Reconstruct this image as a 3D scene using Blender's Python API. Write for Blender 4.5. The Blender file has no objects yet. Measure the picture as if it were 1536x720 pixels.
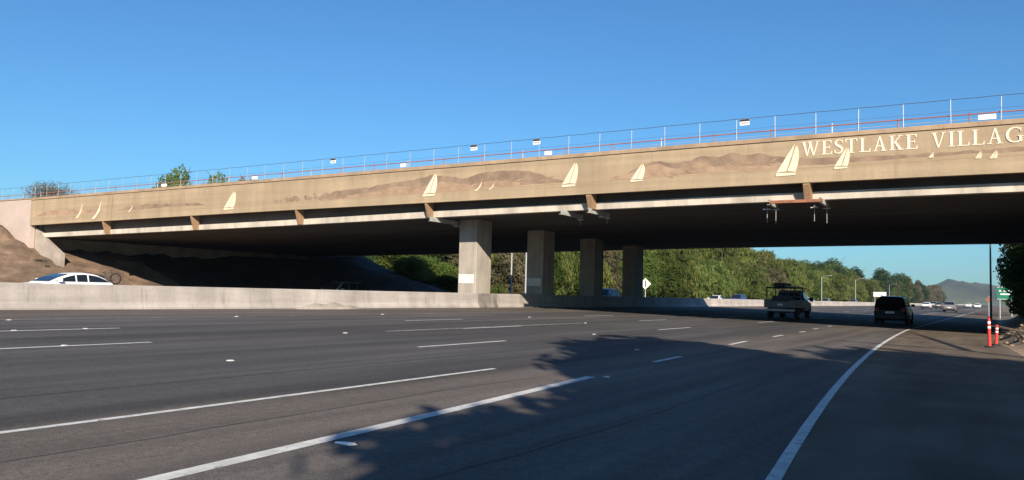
import bpy, math, random
import numpy as np
from mathutils import Vector, Matrix
R_ = math.radians
random.seed(7)
rng = np.random.default_rng(7)
scene = bpy.context.scene
col = scene.collection

# ------------------------------------------------------------------ camera
YAW, ROLL, PITCH, EYE = R_(31.3), R_(1.49), math.atan(78.6/1205), 1.48
cd = bpy.data.cameras.new('camera'); cam = bpy.data.objects.new('camera', cd); col.objects.link(cam)
cd.sensor_width = 36; cd.lens = 36*1205/1536; cd.clip_start = 0.05; cd.clip_end = 30000
fw = Vector((-math.sin(YAW), math.cos(YAW), 0)); rt = Vector((math.cos(YAW), math.sin(YAW), 0)); up = Vector((0, 0, 1))
cf = fw*math.cos(PITCH)+up*math.sin(PITCH); cu = up*math.cos(PITCH)-fw*math.sin(PITCH)
cr = rt*math.cos(ROLL)+cu*math.sin(ROLL); cu = cu*math.cos(ROLL)-rt*math.sin(ROLL)
cam.matrix_world = Matrix(((cr.x, cu.x, -cf.x, 0), (cr.y, cu.y, -cf.y, 0), (cr.z, cu.z, -cf.z, EYE), (0, 0, 0, 1)))
scene.camera = cam

# ------------------------------------------------------------------ sky and sun
SUN_EL, SUN_AZ = R_(25.5), R_(140)      # azimuth clockwise from +Y: behind the camera, to its right
world = bpy.data.worlds.new('World'); scene.world = world; world.use_nodes = True
wt = world.node_tree; wt.nodes.clear()
wo = wt.nodes.new('ShaderNodeOutputWorld'); bg = wt.nodes.new('ShaderNodeBackground'); sky = wt.nodes.new('ShaderNodeTexSky')
sky.sky_type = 'NISHITA'; sky.sun_disc = False; sky.sun_elevation = SUN_EL; sky.sun_rotation = SUN_AZ
sky.altitude = 0; sky.air_density = 1.15; sky.dust_density = 0.35; sky.ozone_density = 2.6
bg.inputs['Strength'].default_value = 0.052
tint = wt.nodes.new('ShaderNodeMix'); tint.data_type = 'RGBA'; tint.blend_type = 'MULTIPLY'; tint.inputs[0].default_value = 1
tint.inputs[7].default_value = (.53, 1.03, 1.48, 1)      # the photograph's cooler, more saturated blue, the same over the whole sky
wt.links.new(sky.outputs[0], tint.inputs[6]); wt.links.new(tint.outputs[2], bg.inputs[0]); wt.links.new(bg.outputs[0], wo.inputs[0])
sd = bpy.data.lights.new('sun', 'SUN'); sun = bpy.data.objects.new('sun', sd); col.objects.link(sun)
sd.energy = 5.0; sd.angle = R_(0.53); sd.color = (1.0, 0.89, 0.74)
sdir = Vector((math.sin(SUN_AZ)*math.cos(SUN_EL), math.cos(SUN_AZ)*math.cos(SUN_EL), math.sin(SUN_EL)))
sun.rotation_euler = (-sdir).to_track_quat('-Z', 'Y').to_euler()
scene.view_settings.view_transform = 'Standard'; scene.view_settings.look = 'None'
scene.view_settings.exposure = 0.75; scene.view_settings.gamma = 1.0
scene.render.engine = 'CYCLES'
scene.cycles.max_bounces = 8; scene.cycles.transparent_max_bounces = 8

# ------------------------------------------------------------------ helpers
def tag(o, label=None, cat=None, group=None, kind=None):
    if label: o['label'] = label
    if cat: o['category'] = cat
    if group: o['group'] = group
    if kind: o['kind'] = kind
    return o
def empty(name, loc, label, cat, group=None, rz=0):
    o = bpy.data.objects.new(name, None); col.objects.link(o); o.location = loc; o.rotation_euler = (0, 0, rz)
    o.empty_display_size = 0.3
    return tag(o, label, cat, group)
def link(name, me, parent=None, loc=None):
    o = bpy.data.objects.new(name, me); col.objects.link(o)
    if parent is not None: o.parent = parent
    if loc is not None: o.location = loc
    return o
def copy_tree(o, parent=None):
    c = o.copy(); col.objects.link(c)
    if parent is not None: c.parent = parent
    for ch in KIDS.get(o.name, []): copy_tree(ch, c)
    return c
KIDS = {}
def all_kids():
    KIDS.clear()
    for o in bpy.data.objects:
        if o.parent: KIDS.setdefault(o.parent.name, []).append(o)
def clone(o, loc, rz, label, group=None, sc=None):
    c = copy_tree(o); c.location = loc; c.rotation_euler = (0, 0, rz); c['label'] = label
    if group: c['group'] = group
    if sc: c.scale = sc
    return c

class MB:
    def __init__(s): s.v = []; s.f = []
    def add(s, vs, fs):
        n = len(s.v); s.v += [tuple(v) for v in vs]; s.f += [tuple(i+n for i in f) for f in fs]; return s
    def box(s, x0, x1, y0, y1, z0, z1):
        return s.add([(x0,y0,z0),(x1,y0,z0),(x1,y1,z0),(x0,y1,z0),(x0,y0,z1),(x1,y0,z1),(x1,y1,z1),(x0,y1,z1)],
                     [(0,3,2,1),(4,5,6,7),(0,1,5,4),(1,2,6,5),(2,3,7,6),(3,0,4,7)])
    def hexa(s, b, t):          # bottom ring (ccw seen from above), top ring
        return s.add(list(b)+list(t), [(0,3,2,1),(4,5,6,7),(0,1,5,4),(1,2,6,5),(2,3,7,6),(3,0,4,7)])
    def prism_y(s, poly, y0, y1):   # poly in (x,z), ccw seen from -Y
        n = len(poly); vs = [(x,y0,z) for x,z in poly]+[(x,y1,z) for x,z in poly]
        return s.add(vs, [tuple(range(n)), tuple(range(2*n-1, n-1, -1))]+[(i, i+n, (i+1)%n+n, (i+1)%n) for i in range(n)])
    def prism_x(s, poly, x0, x1):   # poly in (y,z)
        n = len(poly); vs = [(x0,y,z) for y,z in poly]+[(x1,y,z) for y,z in poly]
        return s.add(vs, [tuple(range(n-1,-1,-1)), tuple(range(n, 2*n))]+[(i, (i+1)%n, (i+1)%n+n, i+n) for i in range(n)])
    def tube(s, p0, p1, r0, r1=None, n=8, cap=True):
        r1 = r0 if r1 is None else r1
        p0, p1 = Vector(p0), Vector(p1); d = (p1-p0).normalized()
        a = Vector((0,0,1)) if abs(d.z) < .9 else Vector((1,0,0)); e1 = d.cross(a).normalized(); e2 = d.cross(e1)
        vs = []
        for p, r in ((p0, r0), (p1, r1)):
            for i in range(n):
                t = 2*math.pi*i/n; vs.append(p+e1*(r*math.cos(t))+e2*(r*math.sin(t)))
        fs = [(i, (i+1)%n, (i+1)%n+n, i+n) for i in range(n)]
        if cap: fs += [tuple(range(n-1,-1,-1)), tuple(range(n, 2*n))]
        return s.add(vs, fs)
    def path(s, pts, r, n=6):
        for a, b in zip(pts[:-1], pts[1:]): s.tube(a, b, r, n=n)
        return s
    def loft(s, rings, cap=True):
        n = len(rings[0]); vs = [p for r in rings for p in r]; fs = []
        for k in range(len(rings)-1):
            for i in range(n): fs.append((k*n+i, k*n+(i+1)%n, (k+1)*n+(i+1)%n, (k+1)*n+i))
        if cap: fs += [tuple(range(n-1,-1,-1)), tuple(range((len(rings)-1)*n, len(rings)*n))]
        return s.add(vs, fs)
    def mesh(s, name, m, smooth=False, bev=0):
        me = bpy.data.meshes.new(name); me.from_pydata([tuple(v) for v in s.v], [], s.f); me.materials.append(m)
        me.update()
        if smooth:
            me.polygons.foreach_set('use_smooth', [True]*len(me.polygons))
        return me
    def build(s, name, m, parent=None, smooth=False, bev=0, loc=None):
        o = link(name, s.mesh(name, m, smooth), parent, loc)
        if bev:
            b = o.modifiers.new('edge', 'BEVEL'); b.width = bev; b.segments = 2; b.limit_method = 'ANGLE'
        return o

# ------------------------------------------------------------------ materials
def mat(name, rgb, rough=.85, var=.15, scale=2.0, fine=30.0, bump=.0, bscale=60.0, rgb2=None, metal=0.0, stretch=None, spec=.5, detail=6, world_pos=False, dist=.01):
    m = bpy.data.materials.new(name); m.use_nodes = True; nt = m.node_tree; N = nt.nodes; L = nt.links
    b = N['Principled BSDF']; b.inputs['Roughness'].default_value = rough; b.inputs['Metallic'].default_value = metal
    b.inputs['Specular IOR Level'].default_value = spec
    if world_pos:
        tc = N.new('ShaderNodeNewGeometry'); src = tc.outputs['Position']
    else:
        tc = N.new('ShaderNodeTexCoord'); src = tc.outputs['Object']
    mp = N.new('ShaderNodeMapping'); L.new(src, mp.inputs['Vector'])
    if stretch: mp.inputs['Scale'].default_value = stretch
    n1 = N.new('ShaderNodeTexNoise'); n1.inputs['Scale'].default_value = scale; n1.inputs['Detail'].default_value = detail
    n2 = N.new('ShaderNodeTexNoise'); n2.inputs['Scale'].default_value = fine; n2.inputs['Detail'].default_value = 4
    L.new(mp.outputs[0], n1.inputs['Vector']); L.new(src, n2.inputs['Vector'])
    c1 = tuple(max(0, c*(1-var)) for c in rgb)+(1,); c2 = (tuple(c*(1+var) for c in rgb) if rgb2 is None else rgb2)+(1,)
    ramp = N.new('ShaderNodeValToRGB'); ramp.color_ramp.elements[0].position = .35; ramp.color_ramp.elements[1].position = .65
    ramp.color_ramp.elements[0].color = c1; ramp.color_ramp.elements[1].color = c2
    L.new(n1.outputs[0], ramp.inputs[0])
    mx = N.new('ShaderNodeMix'); mx.data_type = 'RGBA'; mx.blend_type = 'MULTIPLY'; mx.inputs[0].default_value = 1
    r2 = N.new('ShaderNodeMapRange'); r2.inputs['From Min'].default_value = .3; r2.inputs['From Max'].default_value = .7
    r2.inputs['To Min'].default_value = 1-var*.7; r2.inputs['To Max'].default_value = 1+var*.5
    L.new(n2.outputs[0], r2.inputs[0]); L.new(ramp.outputs[0], mx.inputs[6]); L.new(r2.outputs[0], mx.inputs[7])
    L.new(mx.outputs[2], b.inputs['Base Color'])
    if bump:
        n3 = N.new('ShaderNodeTexNoise'); n3.inputs['Scale'].default_value = bscale; n3.inputs['Detail'].default_value = 5
        L.new(src, n3.inputs['Vector'])
        bp = N.new('ShaderNodeBump'); bp.inputs['Strength'].default_value = bump; bp.inputs['Distance'].default_value = dist
        L.new(n3.outputs[0], bp.inputs['Height']); L.new(bp.outputs[0], b.inputs['Normal'])
    m['mix'] = mx.name
    return m
def node_extra(m):      # (nodes, links, color-output socket, principled)
    nt = m.node_tree; return nt.nodes, nt.links, nt.nodes[m['mix']].outputs[2], nt.nodes['Principled BSDF']
def add_streaks(m, fac_fn):   # multiply the colour by something
    N, L, c, b = node_extra(m); f = fac_fn(N, L)
    mx = N.new('ShaderNodeMix'); mx.data_type = 'RGBA'; mx.blend_type = 'MULTIPLY'; mx.inputs[0].default_value = 1
    L.new(c, mx.inputs[6]); L.new(f, mx.inputs[7]); L.new(mx.outputs[2], b.inputs['Base Color']); m['mix'] = mx.name
    return m
def noise_fac(scale3, scale, lo, hi, p0=.35, p1=.65, detail=4, rough=.6):
    def fn(N, L):
        g = N.new('ShaderNodeNewGeometry'); mp = N.new('ShaderNodeMapping'); mp.inputs['Scale'].default_value = scale3
        L.new(g.outputs['Position'], mp.inputs[0]); n = N.new('ShaderNodeTexNoise'); n.inputs['Scale'].default_value = scale
        n.inputs['Detail'].default_value = detail; n.inputs['Roughness'].default_value = rough; L.new(mp.outputs[0], n.inputs['Vector'])
        r = N.new('ShaderNodeMapRange'); r.inputs['From Min'].default_value = p0; r.inputs['From Max'].default_value = p1
        r.inputs['To Min'].default_value = lo; r.inputs['To Max'].default_value = hi; L.new(n.outputs[0], r.inputs[0]); return r.outputs[0]
    return fn

# asphalt: lanes of different age, wheel tracks, long stains
def lane_fac(N, L):
    g = N.new('ShaderNodeNewGeometry'); sx = N.new('ShaderNodeSeparateXYZ'); L.new(g.outputs['Position'], sx.inputs[0])
    nz = N.new('ShaderNodeTexNoise'); nz.inputs['Scale'].default_value = .12; nz.inputs['Detail'].default_value = 3
    L.new(g.outputs['Position'], nz.inputs['Vector'])
    ad = N.new('ShaderNodeMath'); ad.operation = 'MULTIPLY_ADD'; L.new(nz.outputs[0], ad.inputs[0]); ad.inputs[1].default_value = 1.2; L.new(sx.outputs[0], ad.inputs[2])
    mr = N.new('ShaderNodeMapRange'); mr.inputs['From Min'].default_value = -27; mr.inputs['From Max'].default_value = 3
    L.new(ad.outputs[0], mr.inputs[0])
    rp = N.new('ShaderNodeValToRGB'); el = rp.color_ramp.elements
    def X(x): return (x+.6+27)/30
    stops = [(-26.4,(1.12,1.0,.88)),(-22.3,(1.05,.96,.88)),(-21.7,(.82,.80,.80)),(-19.9,(.74,.74,.76)),(-18.2,(.80,.79,.79)),(-16.4,(.70,.71,.73)),(-14.5,(.74,.74,.76)),
             (-12.7,(.64,.66,.69)),(-11,(.70,.71,.73)),(-9.2,(.60,.62,.66)),(-7.7,(.66,.67,.70)),(-7.3,(1.08,1.0,.92)),(-5.3,(1.12,1.04,.96)),(-4.9,(.94,.90,.86)),(-3.2,(1.0,.96,.92)),(1.5,(1.0,.95,.9))]
    el[0].position = X(stops[0][0]); el[0].color = stops[0][1]+(1,); el[1].position = X(stops[-1][0]); el[1].color = stops[-1][1]+(1,)
    for x, c in stops[1:-1]:
        e = el.new(X(x)); e.color = c+(1,)
    L.new(mr.outputs[0], rp.inputs[0])
    return rp.outputs[0]
M = {}
M['asphalt'] = mat('asphalt', (.110,.101,.095), .92, .13, .5, 160, bump=.55, bscale=190, world_pos=True, stretch=(1,.25,1), spec=.25)
add_streaks(M['asphalt'], lane_fac)
add_streaks(M['asphalt'], noise_fac((1.6,.05,1), 1.0, .74, 1.22))
add_streaks(M['asphalt'], noise_fac((.5,.12,1), .35, .86, 1.12))
add_streaks(M['asphalt'], noise_fac((1,1,1), 55, .70, 1.30, detail=2))
add_streaks(M['asphalt'], noise_fac((1,1,1), 9, .88, 1.12, detail=5))
add_streaks(M['asphalt'], noise_fac((1,.6,1), 1.7, .62, 1.0, .22, .36, detail=6, rough=.75))
add_streaks(M['asphalt'], noise_fac((1,.25,1), .9, 1.0, 1.22, .60, .74, detail=6, rough=.7))
M['shoulder'] = mat('dusty_shoulder', (.130,.102,.076), .95, .16, .7, 120, bump=.6, bscale=150, world_pos=True, spec=.2)
add_streaks(M['shoulder'], noise_fac((1.2,.12,1), .8, .75, 1.2))
M['far_asphalt'] = mat('asphalt_of_far_lanes', (.11,.10,.092), .92, .12, .3, 60, world_pos=True)
M['paint'] = mat('white_road_paint', (.56,.55,.52), .8, .14, 6, 90, bump=.3, bscale=160, world_pos=True)
def worn(m, base, p0=.57, p1=.66, sc=9):
    N, L, c, b = node_extra(m); g = N.new('ShaderNodeNewGeometry'); n = N.new('ShaderNodeTexNoise'); n.inputs['Scale'].default_value = sc; n.inputs['Detail'].default_value = 7
    n.inputs['Roughness'].default_value = .75
    L.new(g.outputs['Position'], n.inputs['Vector']); r = N.new('ShaderNodeMapRange'); r.inputs['From Min'].default_value = p0; r.inputs['From Max'].default_value = p1
    L.new(n.outputs[0], r.inputs[0]); mx = N.new('ShaderNodeMix'); mx.data_type = 'RGBA'; L.new(r.outputs[0], mx.inputs[0]); L.new(c, mx.inputs[6])
    mx.inputs[7].default_value = base+(1,); L.new(mx.outputs[2], b.inputs['Base Color']); return m
worn(M['paint'], (.15,.14,.13))
M['worn_paint'] = worn(mat('worn_lane_paint', (.30,.28,.25), .85, .2, 4, 60, world_pos=True), (.11,.10,.09), .40, .62, 3)
M['concrete'] = mat('barrier_concrete', (.42,.375,.34), .9, .10, .7, 14, bump=.25, bscale=40, world_pos=True)
add_streaks(M['concrete'], noise_fac((.7,.7,.12), 1.6, .84, 1.08))
add_streaks(M['concrete'], noise_fac((.15,.15,2.5), 1.3, .88, 1.06))
add_streaks(M['concrete'], noise_fac((.25,.25,3.0), 2.6, .60, 1.0, .24, .38, detail=6, rough=.7))
add_streaks(M['concrete'], noise_fac((1.2,1.2,.10), 3.0, .70, 1.0, .26, .40, detail=5))
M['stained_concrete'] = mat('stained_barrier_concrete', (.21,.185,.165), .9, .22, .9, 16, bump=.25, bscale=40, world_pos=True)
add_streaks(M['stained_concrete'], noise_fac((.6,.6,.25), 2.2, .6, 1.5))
M['column'] = mat('column_concrete', (.36,.315,.265), .88, .10, 1.0, 12, bump=.2, bscale=30, world_pos=True)
add_streaks(M['column'], noise_fac((1.4,1.4,.1), 2.0, .84, 1.1))
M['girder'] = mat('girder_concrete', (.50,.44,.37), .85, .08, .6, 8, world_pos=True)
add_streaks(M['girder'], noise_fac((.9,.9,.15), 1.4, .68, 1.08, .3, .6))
M['web'] = mat('shade_darkened_web_concrete', (.12,.10,.085), .9, .15, .6, 8, world_pos=True)  # web concrete coloured dark to deepen the shadow band under the overhang
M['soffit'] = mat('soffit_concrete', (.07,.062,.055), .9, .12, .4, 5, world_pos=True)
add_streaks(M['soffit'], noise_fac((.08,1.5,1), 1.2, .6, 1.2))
M['fascia'] = mat('painted_tan_fascia', (.350,.262,.168), .85, .07, .35, 6, world_pos=True, bump=.08, bscale=25)
add_streaks(M['fascia'], noise_fac((.5,.5,.06), 2.2, .90, 1.07))
add_streaks(M['fascia'], noise_fac((1.3,1,.12), 2.6, .80, 1.0, .26, .42, detail=5))
add_streaks(M['fascia'], noise_fac((.03,1,1.8), 1.7, .90, 1.08))
M['coping'] = mat('tan_coping', (.33,.232,.15), .88, .10, .5, 9, world_pos=True)
add_streaks(M['coping'], noise_fac((1.0,1,.4), 1.2, .82, 1.12))
M['mural_dark'] = mat('brown_mural_paint', (.215,.145,.10), .88, .12, 1.6, 9, world_pos=True, rgb2=(.29,.20,.135))
M['mural_mid'] = mat('rosy_mural_paint', (.30,.195,.13), .88, .10, 1.8, 9, world_pos=True, rgb2=(.37,.25,.165))
M['mural_line'] = mat('ochre_mural_paint', (.36,.24,.14), .88, .06, 1.2, 9, world_pos=True)
M['cream'] = mat('cream_painted_relief', (.72,.60,.43), .8, .07, 1.5, 10, world_pos=True)
M['letter'] = mat('pale_letter_paint', (.74,.63,.50), .8, .07, 1.5, 10, world_pos=True)
M['wall'] = mat('pinkish_wall_concrete', (.45,.36,.31), .9, .08, .5, 8, world_pos=True, bump=.15, bscale=20)
M['footing'] = mat('footing_concrete', (.34,.29,.24), .9, .18, .8, 8, world_pos=True, bump=.3, bscale=20)
M['dirt'] = mat('dry_brown_dirt', (.17,.108,.068), .97, .22, .45, 9, bump=.9, bscale=7, rgb2=(.27,.18,.115), world_pos=True, dist=.06)
add_streaks(M['dirt'], noise_fac((1,1,1), .7, .68, 1.18, detail=6, rough=.7))
add_streaks(M['dirt'], noise_fac((1,1,1), 5, .72, 1.15, detail=6, rough=.8))
M['pale_dirt'] = mat('pale_sandy_dirt', (.30,.215,.14), .97, .2, 1.5, 14, bump=.9, bscale=14, world_pos=True, dist=.04)
M['ground'] = mat('dry_ground', (.15,.12,.07), .97, .25, .08, 1.2, rgb2=(.20,.16,.10), world_pos=True, bump=.6, bscale=3, dist=.05)
M['hill'] = mat('scrub_covered_hill', (.028,.040,.018), .97, .35, .006, .05, rgb2=(.085,.095,.04), world_pos=True)
M['galv'] = mat('galvanised_steel', (.42,.43,.44), .5, .06, 3, 30, metal=.3)
M['cable'] = mat('dark_cable', (.05,.05,.055), .7, .1, 3, 30)
M['red_pipe'] = mat('orange_red_pipe', (.30,.115,.085), .6, .15, 2, 20)
M['white'] = mat('white_panel_paint', (.80,.79,.76), .6, .03, 3, 20)
M['white_patch'] = mat('white_patch_paint', (.66,.62,.56), .85, .10, 5, 30, world_pos=True)
M['black'] = mat('black_print', (.02,.02,.022), .6, .1, 3, 20)
M['timber'] = mat('weathered_timber', (.30,.18,.10), .8, .2, 6, 40, stretch=(1,1,5))
M['steel'] = mat('grey_channel_steel', (.45,.45,.42), .55, .12, 3, 30, metal=.2)
M['rust'] = mat('rusty_orange_beam', (.27,.11,.055), .8, .2, 4, 30)
M['rod'] = mat('dull_rod_steel', (.25,.25,.25), .5, .1, 3, 30, metal=.4)
M['orange'] = mat('red_orange_plastic', (.70,.04,.03), .5, .05, 3, 30)
M['reflective'] = mat('white_reflective_band', (.85,.82,.80), .4, .03, 3, 30)
M['green_sign'] = mat('green_sign_sheet', (.012,.17,.10), .5, .04, 3, 30)
M['yellow_sign'] = mat('pale_yellow_sign_sheet', (.80,.76,.62), .5, .04, 3, 30)
M['orange_sign'] = mat('orange_sign_sheet', (.26,.11,.06), .5, .04, 3, 30)
M['pole_dark'] = mat('dark_pole_paint', (.045,.045,.045), .7, .1, 3, 20)
M['glass'] = mat('dark_vehicle_glass', (.012,.015,.018), .08, .0, 3, 20, spec=.6)
M['tyre'] = mat('black_rubber', (.018,.018,.018), .9, .1, 8, 40)
M['rim'] = mat('alloy_rim', (.45,.45,.46), .35, .03, 8, 40, metal=.8)
M['trim'] = mat('black_plastic_trim', (.022,.022,.024), .6, .05, 8, 40)
M['car_white'] = mat('white_car_paint', (.80,.80,.79), .25, .01, 2, 20)
M['car_black'] = mat('black_car_paint', (.006,.006,.007), .25, .01, 2, 20, spec=.12)
M['car_grey'] = mat('grey_car_paint', (.16,.17,.18), .3, .01, 2, 20)
M['car_blue'] = mat('blue_car_paint', (.03,.06,.22), .3, .01, 2, 20)
M['car_green'] = mat('pale_green_car_paint', (.16,.2,.15), .3, .01, 2, 20)
M['truck_grey'] = mat('grey_truck_paint', (.13,.135,.14), .45, .06, 2, 20)
M['lamp_red'] = mat('red_lamp_lens', (.30,.01,.01), .25, .02, 3, 20)
M['lamp_clear'] = mat('clear_lamp_lens', (.75,.75,.72), .15, .02, 3, 20)
M['plate'] = mat('number_plate', (.70,.70,.68), .5, .02, 3, 20)
M['bark'] = mat('grey_brown_bark', (.10,.078,.058), .95, .3, 3, 20, bump=.6, bscale=12, stretch=(1,1,.25), dist=.03)
M['shade_dark_ground'] = mat('ground_darkened_for_shade', (.045,.040,.035), .95, .3, .6, 9, world_pos=True, bump=.6, bscale=8, dist=.05)  # ground colour darkened to imitate the deep shade under the bridge
M['rock'] = mat('brown_rock', (.24,.175,.12), .95, .2, 2, 12, bump=.6, bscale=10, dist=.02)

def leafmat(name, c1, c2, trans=.35):
    m = bpy.data.materials.new(name); m.use_nodes = True; N = m.node_tree.nodes; L = m.node_tree.links; N.clear()
    out = N.new('ShaderNodeOutputMaterial'); d = N.new('ShaderNodeBsdfDiffuse'); t = N.new('ShaderNodeBsdfTranslucent'); mx = N.new('ShaderNodeMixShader')
    mx.inputs[0].default_value = trans
    tc = N.new('ShaderNodeTexCoord'); n = N.new('ShaderNodeTexNoise'); n.inputs['Scale'].default_value = .45; n.inputs['Detail'].default_value = 5
    oi = N.new('ShaderNodeObjectInfo'); ad = N.new('ShaderNodeVectorMath'); ad.operation = 'ADD'; L.new(tc.outputs['Object'], ad.inputs[0])
    sc = N.new('ShaderNodeMath'); sc.operation = 'MULTIPLY'; sc.inputs[1].default_value = 50; L.new(oi.outputs['Random'], sc.inputs[0]); L.new(sc.outputs[0], ad.inputs[1])
    L.new(ad.outputs[0], n.inputs['Vector'])
    r = N.new('ShaderNodeValToRGB'); r.color_ramp.elements[0].position = .38; r.color_ramp.elements[1].position = .64
    r.color_ramp.elements[0].color = c1+(1,); r.color_ramp.elements[1].color = c2+(1,); L.new(n.outputs[0], r.inputs[0])
    hs = N.new('ShaderNodeHueSaturation'); mr = N.new('ShaderNodeMapRange'); mr.inputs['To Min'].default_value = .62; mr.inputs['To Max'].default_value = 1.3
    L.new(oi.outputs['Random'], mr.inputs[0]); L.new(mr.outputs[0], hs.inputs['Value']); L.new(r.outputs[0], hs.inputs['Color'])
    m2 = N.new('ShaderNodeMapRange'); m2.inputs['To Min'].default_value = .485; m2.inputs['To Max'].default_value = .515
    fr = N.new('ShaderNodeMath'); fr.operation = 'FRACT'; L.new(sc.outputs[0], fr.inputs[0]); L.new(fr.outputs[0], m2.inputs[0]); L.new(m2.outputs[0], hs.inputs['Hue'])
    L.new(hs.outputs[0], d.inputs[0]); L.new(hs.outputs[0], t.inputs[0]); L.new(d.outputs[0], mx.inputs[1]); L.new(t.outputs[0], mx.inputs[2]); L.new(mx.outputs[0], out.inputs[0])
    return m
M['leaf_willow'] = leafmat('yellow_green_leaves', (.065,.092,.022), (.165,.185,.055))
M['leaf_green'] = leafmat('mid_green_leaves', (.060,.092,.022), (.135,.175,.042))
M['leaf_dark'] = leafmat('dark_green_leaves', (.025,.045,.018), (.06,.09,.03), .2)
M['leaf_olive'] = leafmat('olive_brown_leaves', (.08,.075,.04), (.17,.15,.08), .25)
M['leaf_dry'] = leafmat('dry_grey_twigs', (.12,.10,.075), (.18,.16,.12), .1)

# ------------------------------------------------------------------ terrain, roads
def cross(x):                      # cross-section of the freeway
    x = np.asarray(x, float)
    return np.interp(x, [-60, -45, -27.2, -26.4, 0, 6, 40], [.20, .20, .54, .528, 0, 0, 0])
def vnoise(x, y, s, seed=0):
    return (np.sin(x*s*1.7+seed)*np.cos(y*s*1.3+seed*2.1)+.5*np.sin(x*s*3.9+y*s*2.7+seed)+.35*np.cos(y*s*6.1-x*s*5.3+seed*.7))/1.85
def edge_x(y):                     # right-hand limit of the paving
    return np.interp(y, [-80, 0, 6.6, 33, 40, 60, 1500], [3.5, 2.6, 2.0, .25, -.25, -.25, -.2])
def ground_z(x, y):
    x = np.asarray(x, float); y = np.asarray(y, float)
    z = cross(x)-.03
    # left approach embankment, running away from the freeway at the bridge
    dx = np.maximum(0, x+78.-8*np.clip((y-56)/14, 0, 1)); dyn = np.maximum(0, 37.-y); dyf = np.maximum(0, y-71.)
    dy = np.maximum(dyn, dyf)
    h = np.interp(np.sqrt(dx**2+(dy*1.1)**2), [0,2.5,5,6.8,10,14,19,24], [7.8,6.6,5.5,4.4,3.3,2.0,.35,-2])
    h = h+.35*vnoise(x, y, .35, 1)*np.clip((h)/3, 0, 1)+.22*vnoise(x, y, 1.1, 4)*np.clip(h/2, 0, 1)
    under = (y > 36.9) & (y < 71.5)
    h = np.where(under, np.minimum(h, 4.6), h)
    z = np.where((x < -50), np.maximum(z, h), z)
    # right embankment
    ex = edge_x(y)
    r = (x-ex-.25)
    k = np.clip((y-30)/6, 0, 1)*np.clip((84-y)/8, 0, 1)
    hr = np.clip(r/1.7, 0, 6.6)*k+.16*np.clip(r, 0, 1)*vnoise(x, y, 1.9, 3)*k
    bern = (.25+.75*np.clip(1-abs(y-39)/9,0,1))*np.clip(r/1.1, 0, 1)*(1+.5*vnoise(x, y, 1.3, 2))*np.clip((y-20)/8, 0, 1)
    hr = np.where((y > 36.9) & (y < 71.5), np.minimum(hr, 4.4), hr)
    z = z+np.where(r > 0, np.maximum(hr, bern*.8), 0)
    # rising wooded slope beyond the far lanes
    w = np.clip((-x-58)/45, 0, 1)*np.clip((y-95)/60, 0, 1)*np.clip((900-y)/400, 0, 1)
    z = z+5*w*w*(3-2*w)
    return z
def graded(a, b, breaks):
    out = []
    for lo, hi, st in breaks: out += list(np.arange(lo, hi, st))
    return np.array(sorted(set(np.round([a]+out+[b], 3))))
xs = graded(-7000, 7000, [(-7000,-400,600),(-400,-110,24),(-110,-50,.9),(-50,-45,5),(-45,-27.2,17.8),(-27.2,-26.4,.8),(-26.4,-1,25.4),(-1,6,.25),(6,16,.9),(16,60,8),(60,400,60),(400,7000,800)])
ys = graded(-900, 9000, [(-900,-60,120),(-60,0,15),(0,20,2.),(20,50,.55),(50,76,1.2),(76,100,2.5),(100,900,30),(900,9000,600)])
GX, GY = np.meshgrid(xs, ys, indexing='ij')
GZ = ground_z(GX, GY)
nx, ny = len(xs), len(ys)
me = bpy.data.meshes.new('ground')
V = np.stack([GX.ravel(), GY.ravel(), GZ.ravel()], 1)
I = (np.arange(nx-1)[:, None]*ny+np.arange(ny-1)[None, :]).ravel()
Fq = np.stack([I, I+ny, I+ny+1, I+1], 1)
me.from_pydata(V.tolist(), [], Fq.tolist()); me.materials.append(M['ground']); me.materials.append(M['dirt']); me.materials.append(M['pale_dirt']); me.materials.append(M['shade_dark_ground'])
cx = GX[:-1, :-1].ravel(); cy = GY[:-1, :-1].ravel()
mi = np.where((cx > -112) & (cx < -46) & (cy < 78) & (cy > 5), 1, 0); mi = np.where((cx > -1.1) & (cx < 12) & (cy > 16) & (cy < 84), 2, mi)
mi = np.where((cx > -80) & (cx < -46) & (cy > 45.5) & (cy < 92), 3, mi)  # slope below and past the deck: bridge shade put into the ground colour
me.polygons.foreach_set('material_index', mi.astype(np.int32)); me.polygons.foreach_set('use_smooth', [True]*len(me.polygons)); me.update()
tag(link('ground', me), kind='structure')

def strip(name, ptsL, ptsR, m, dz, parent=None, th=0):
    mb = MB(); n = len(ptsL)
    vs = [(x, y, float(cross(x))+dz) for x, y in ptsL]+[(x, y, float(cross(x))+dz) for x, y in ptsR]
    mb.add(vs, [(i, i+n, i+n+1, i+1) for i in range(n-1)])
    return mb.build(name, m, parent)
def edge_line(y): return np.minimum(-.2, -5.01+4.3*np.exp(-np.minimum(np.asarray(y, float), 46)/30.))
Ys = [-60,-20]+list(np.arange(0,47,2.0))+[46.01,60,80,200,600,1500]
road = strip('freeway_road', [(-26.3, y) for y in Ys], [(float(edge_line(y)), y) for y in Ys], M['asphalt'], 0); tag(road, kind='structure')
sh = strip('road_shoulder', [(float(edge_line(y)), y) for y in Ys], [(float(edge_x(y)), y) for y in Ys], M['shoulder'], 0.0); tag(sh, kind='structure')
far_road = strip('opposite_road', [(-45, y) for y in Ys], [(-27.25, y) for y in Ys], M['far_asphalt'], 0); tag(far_road, kind='structure')
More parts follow.
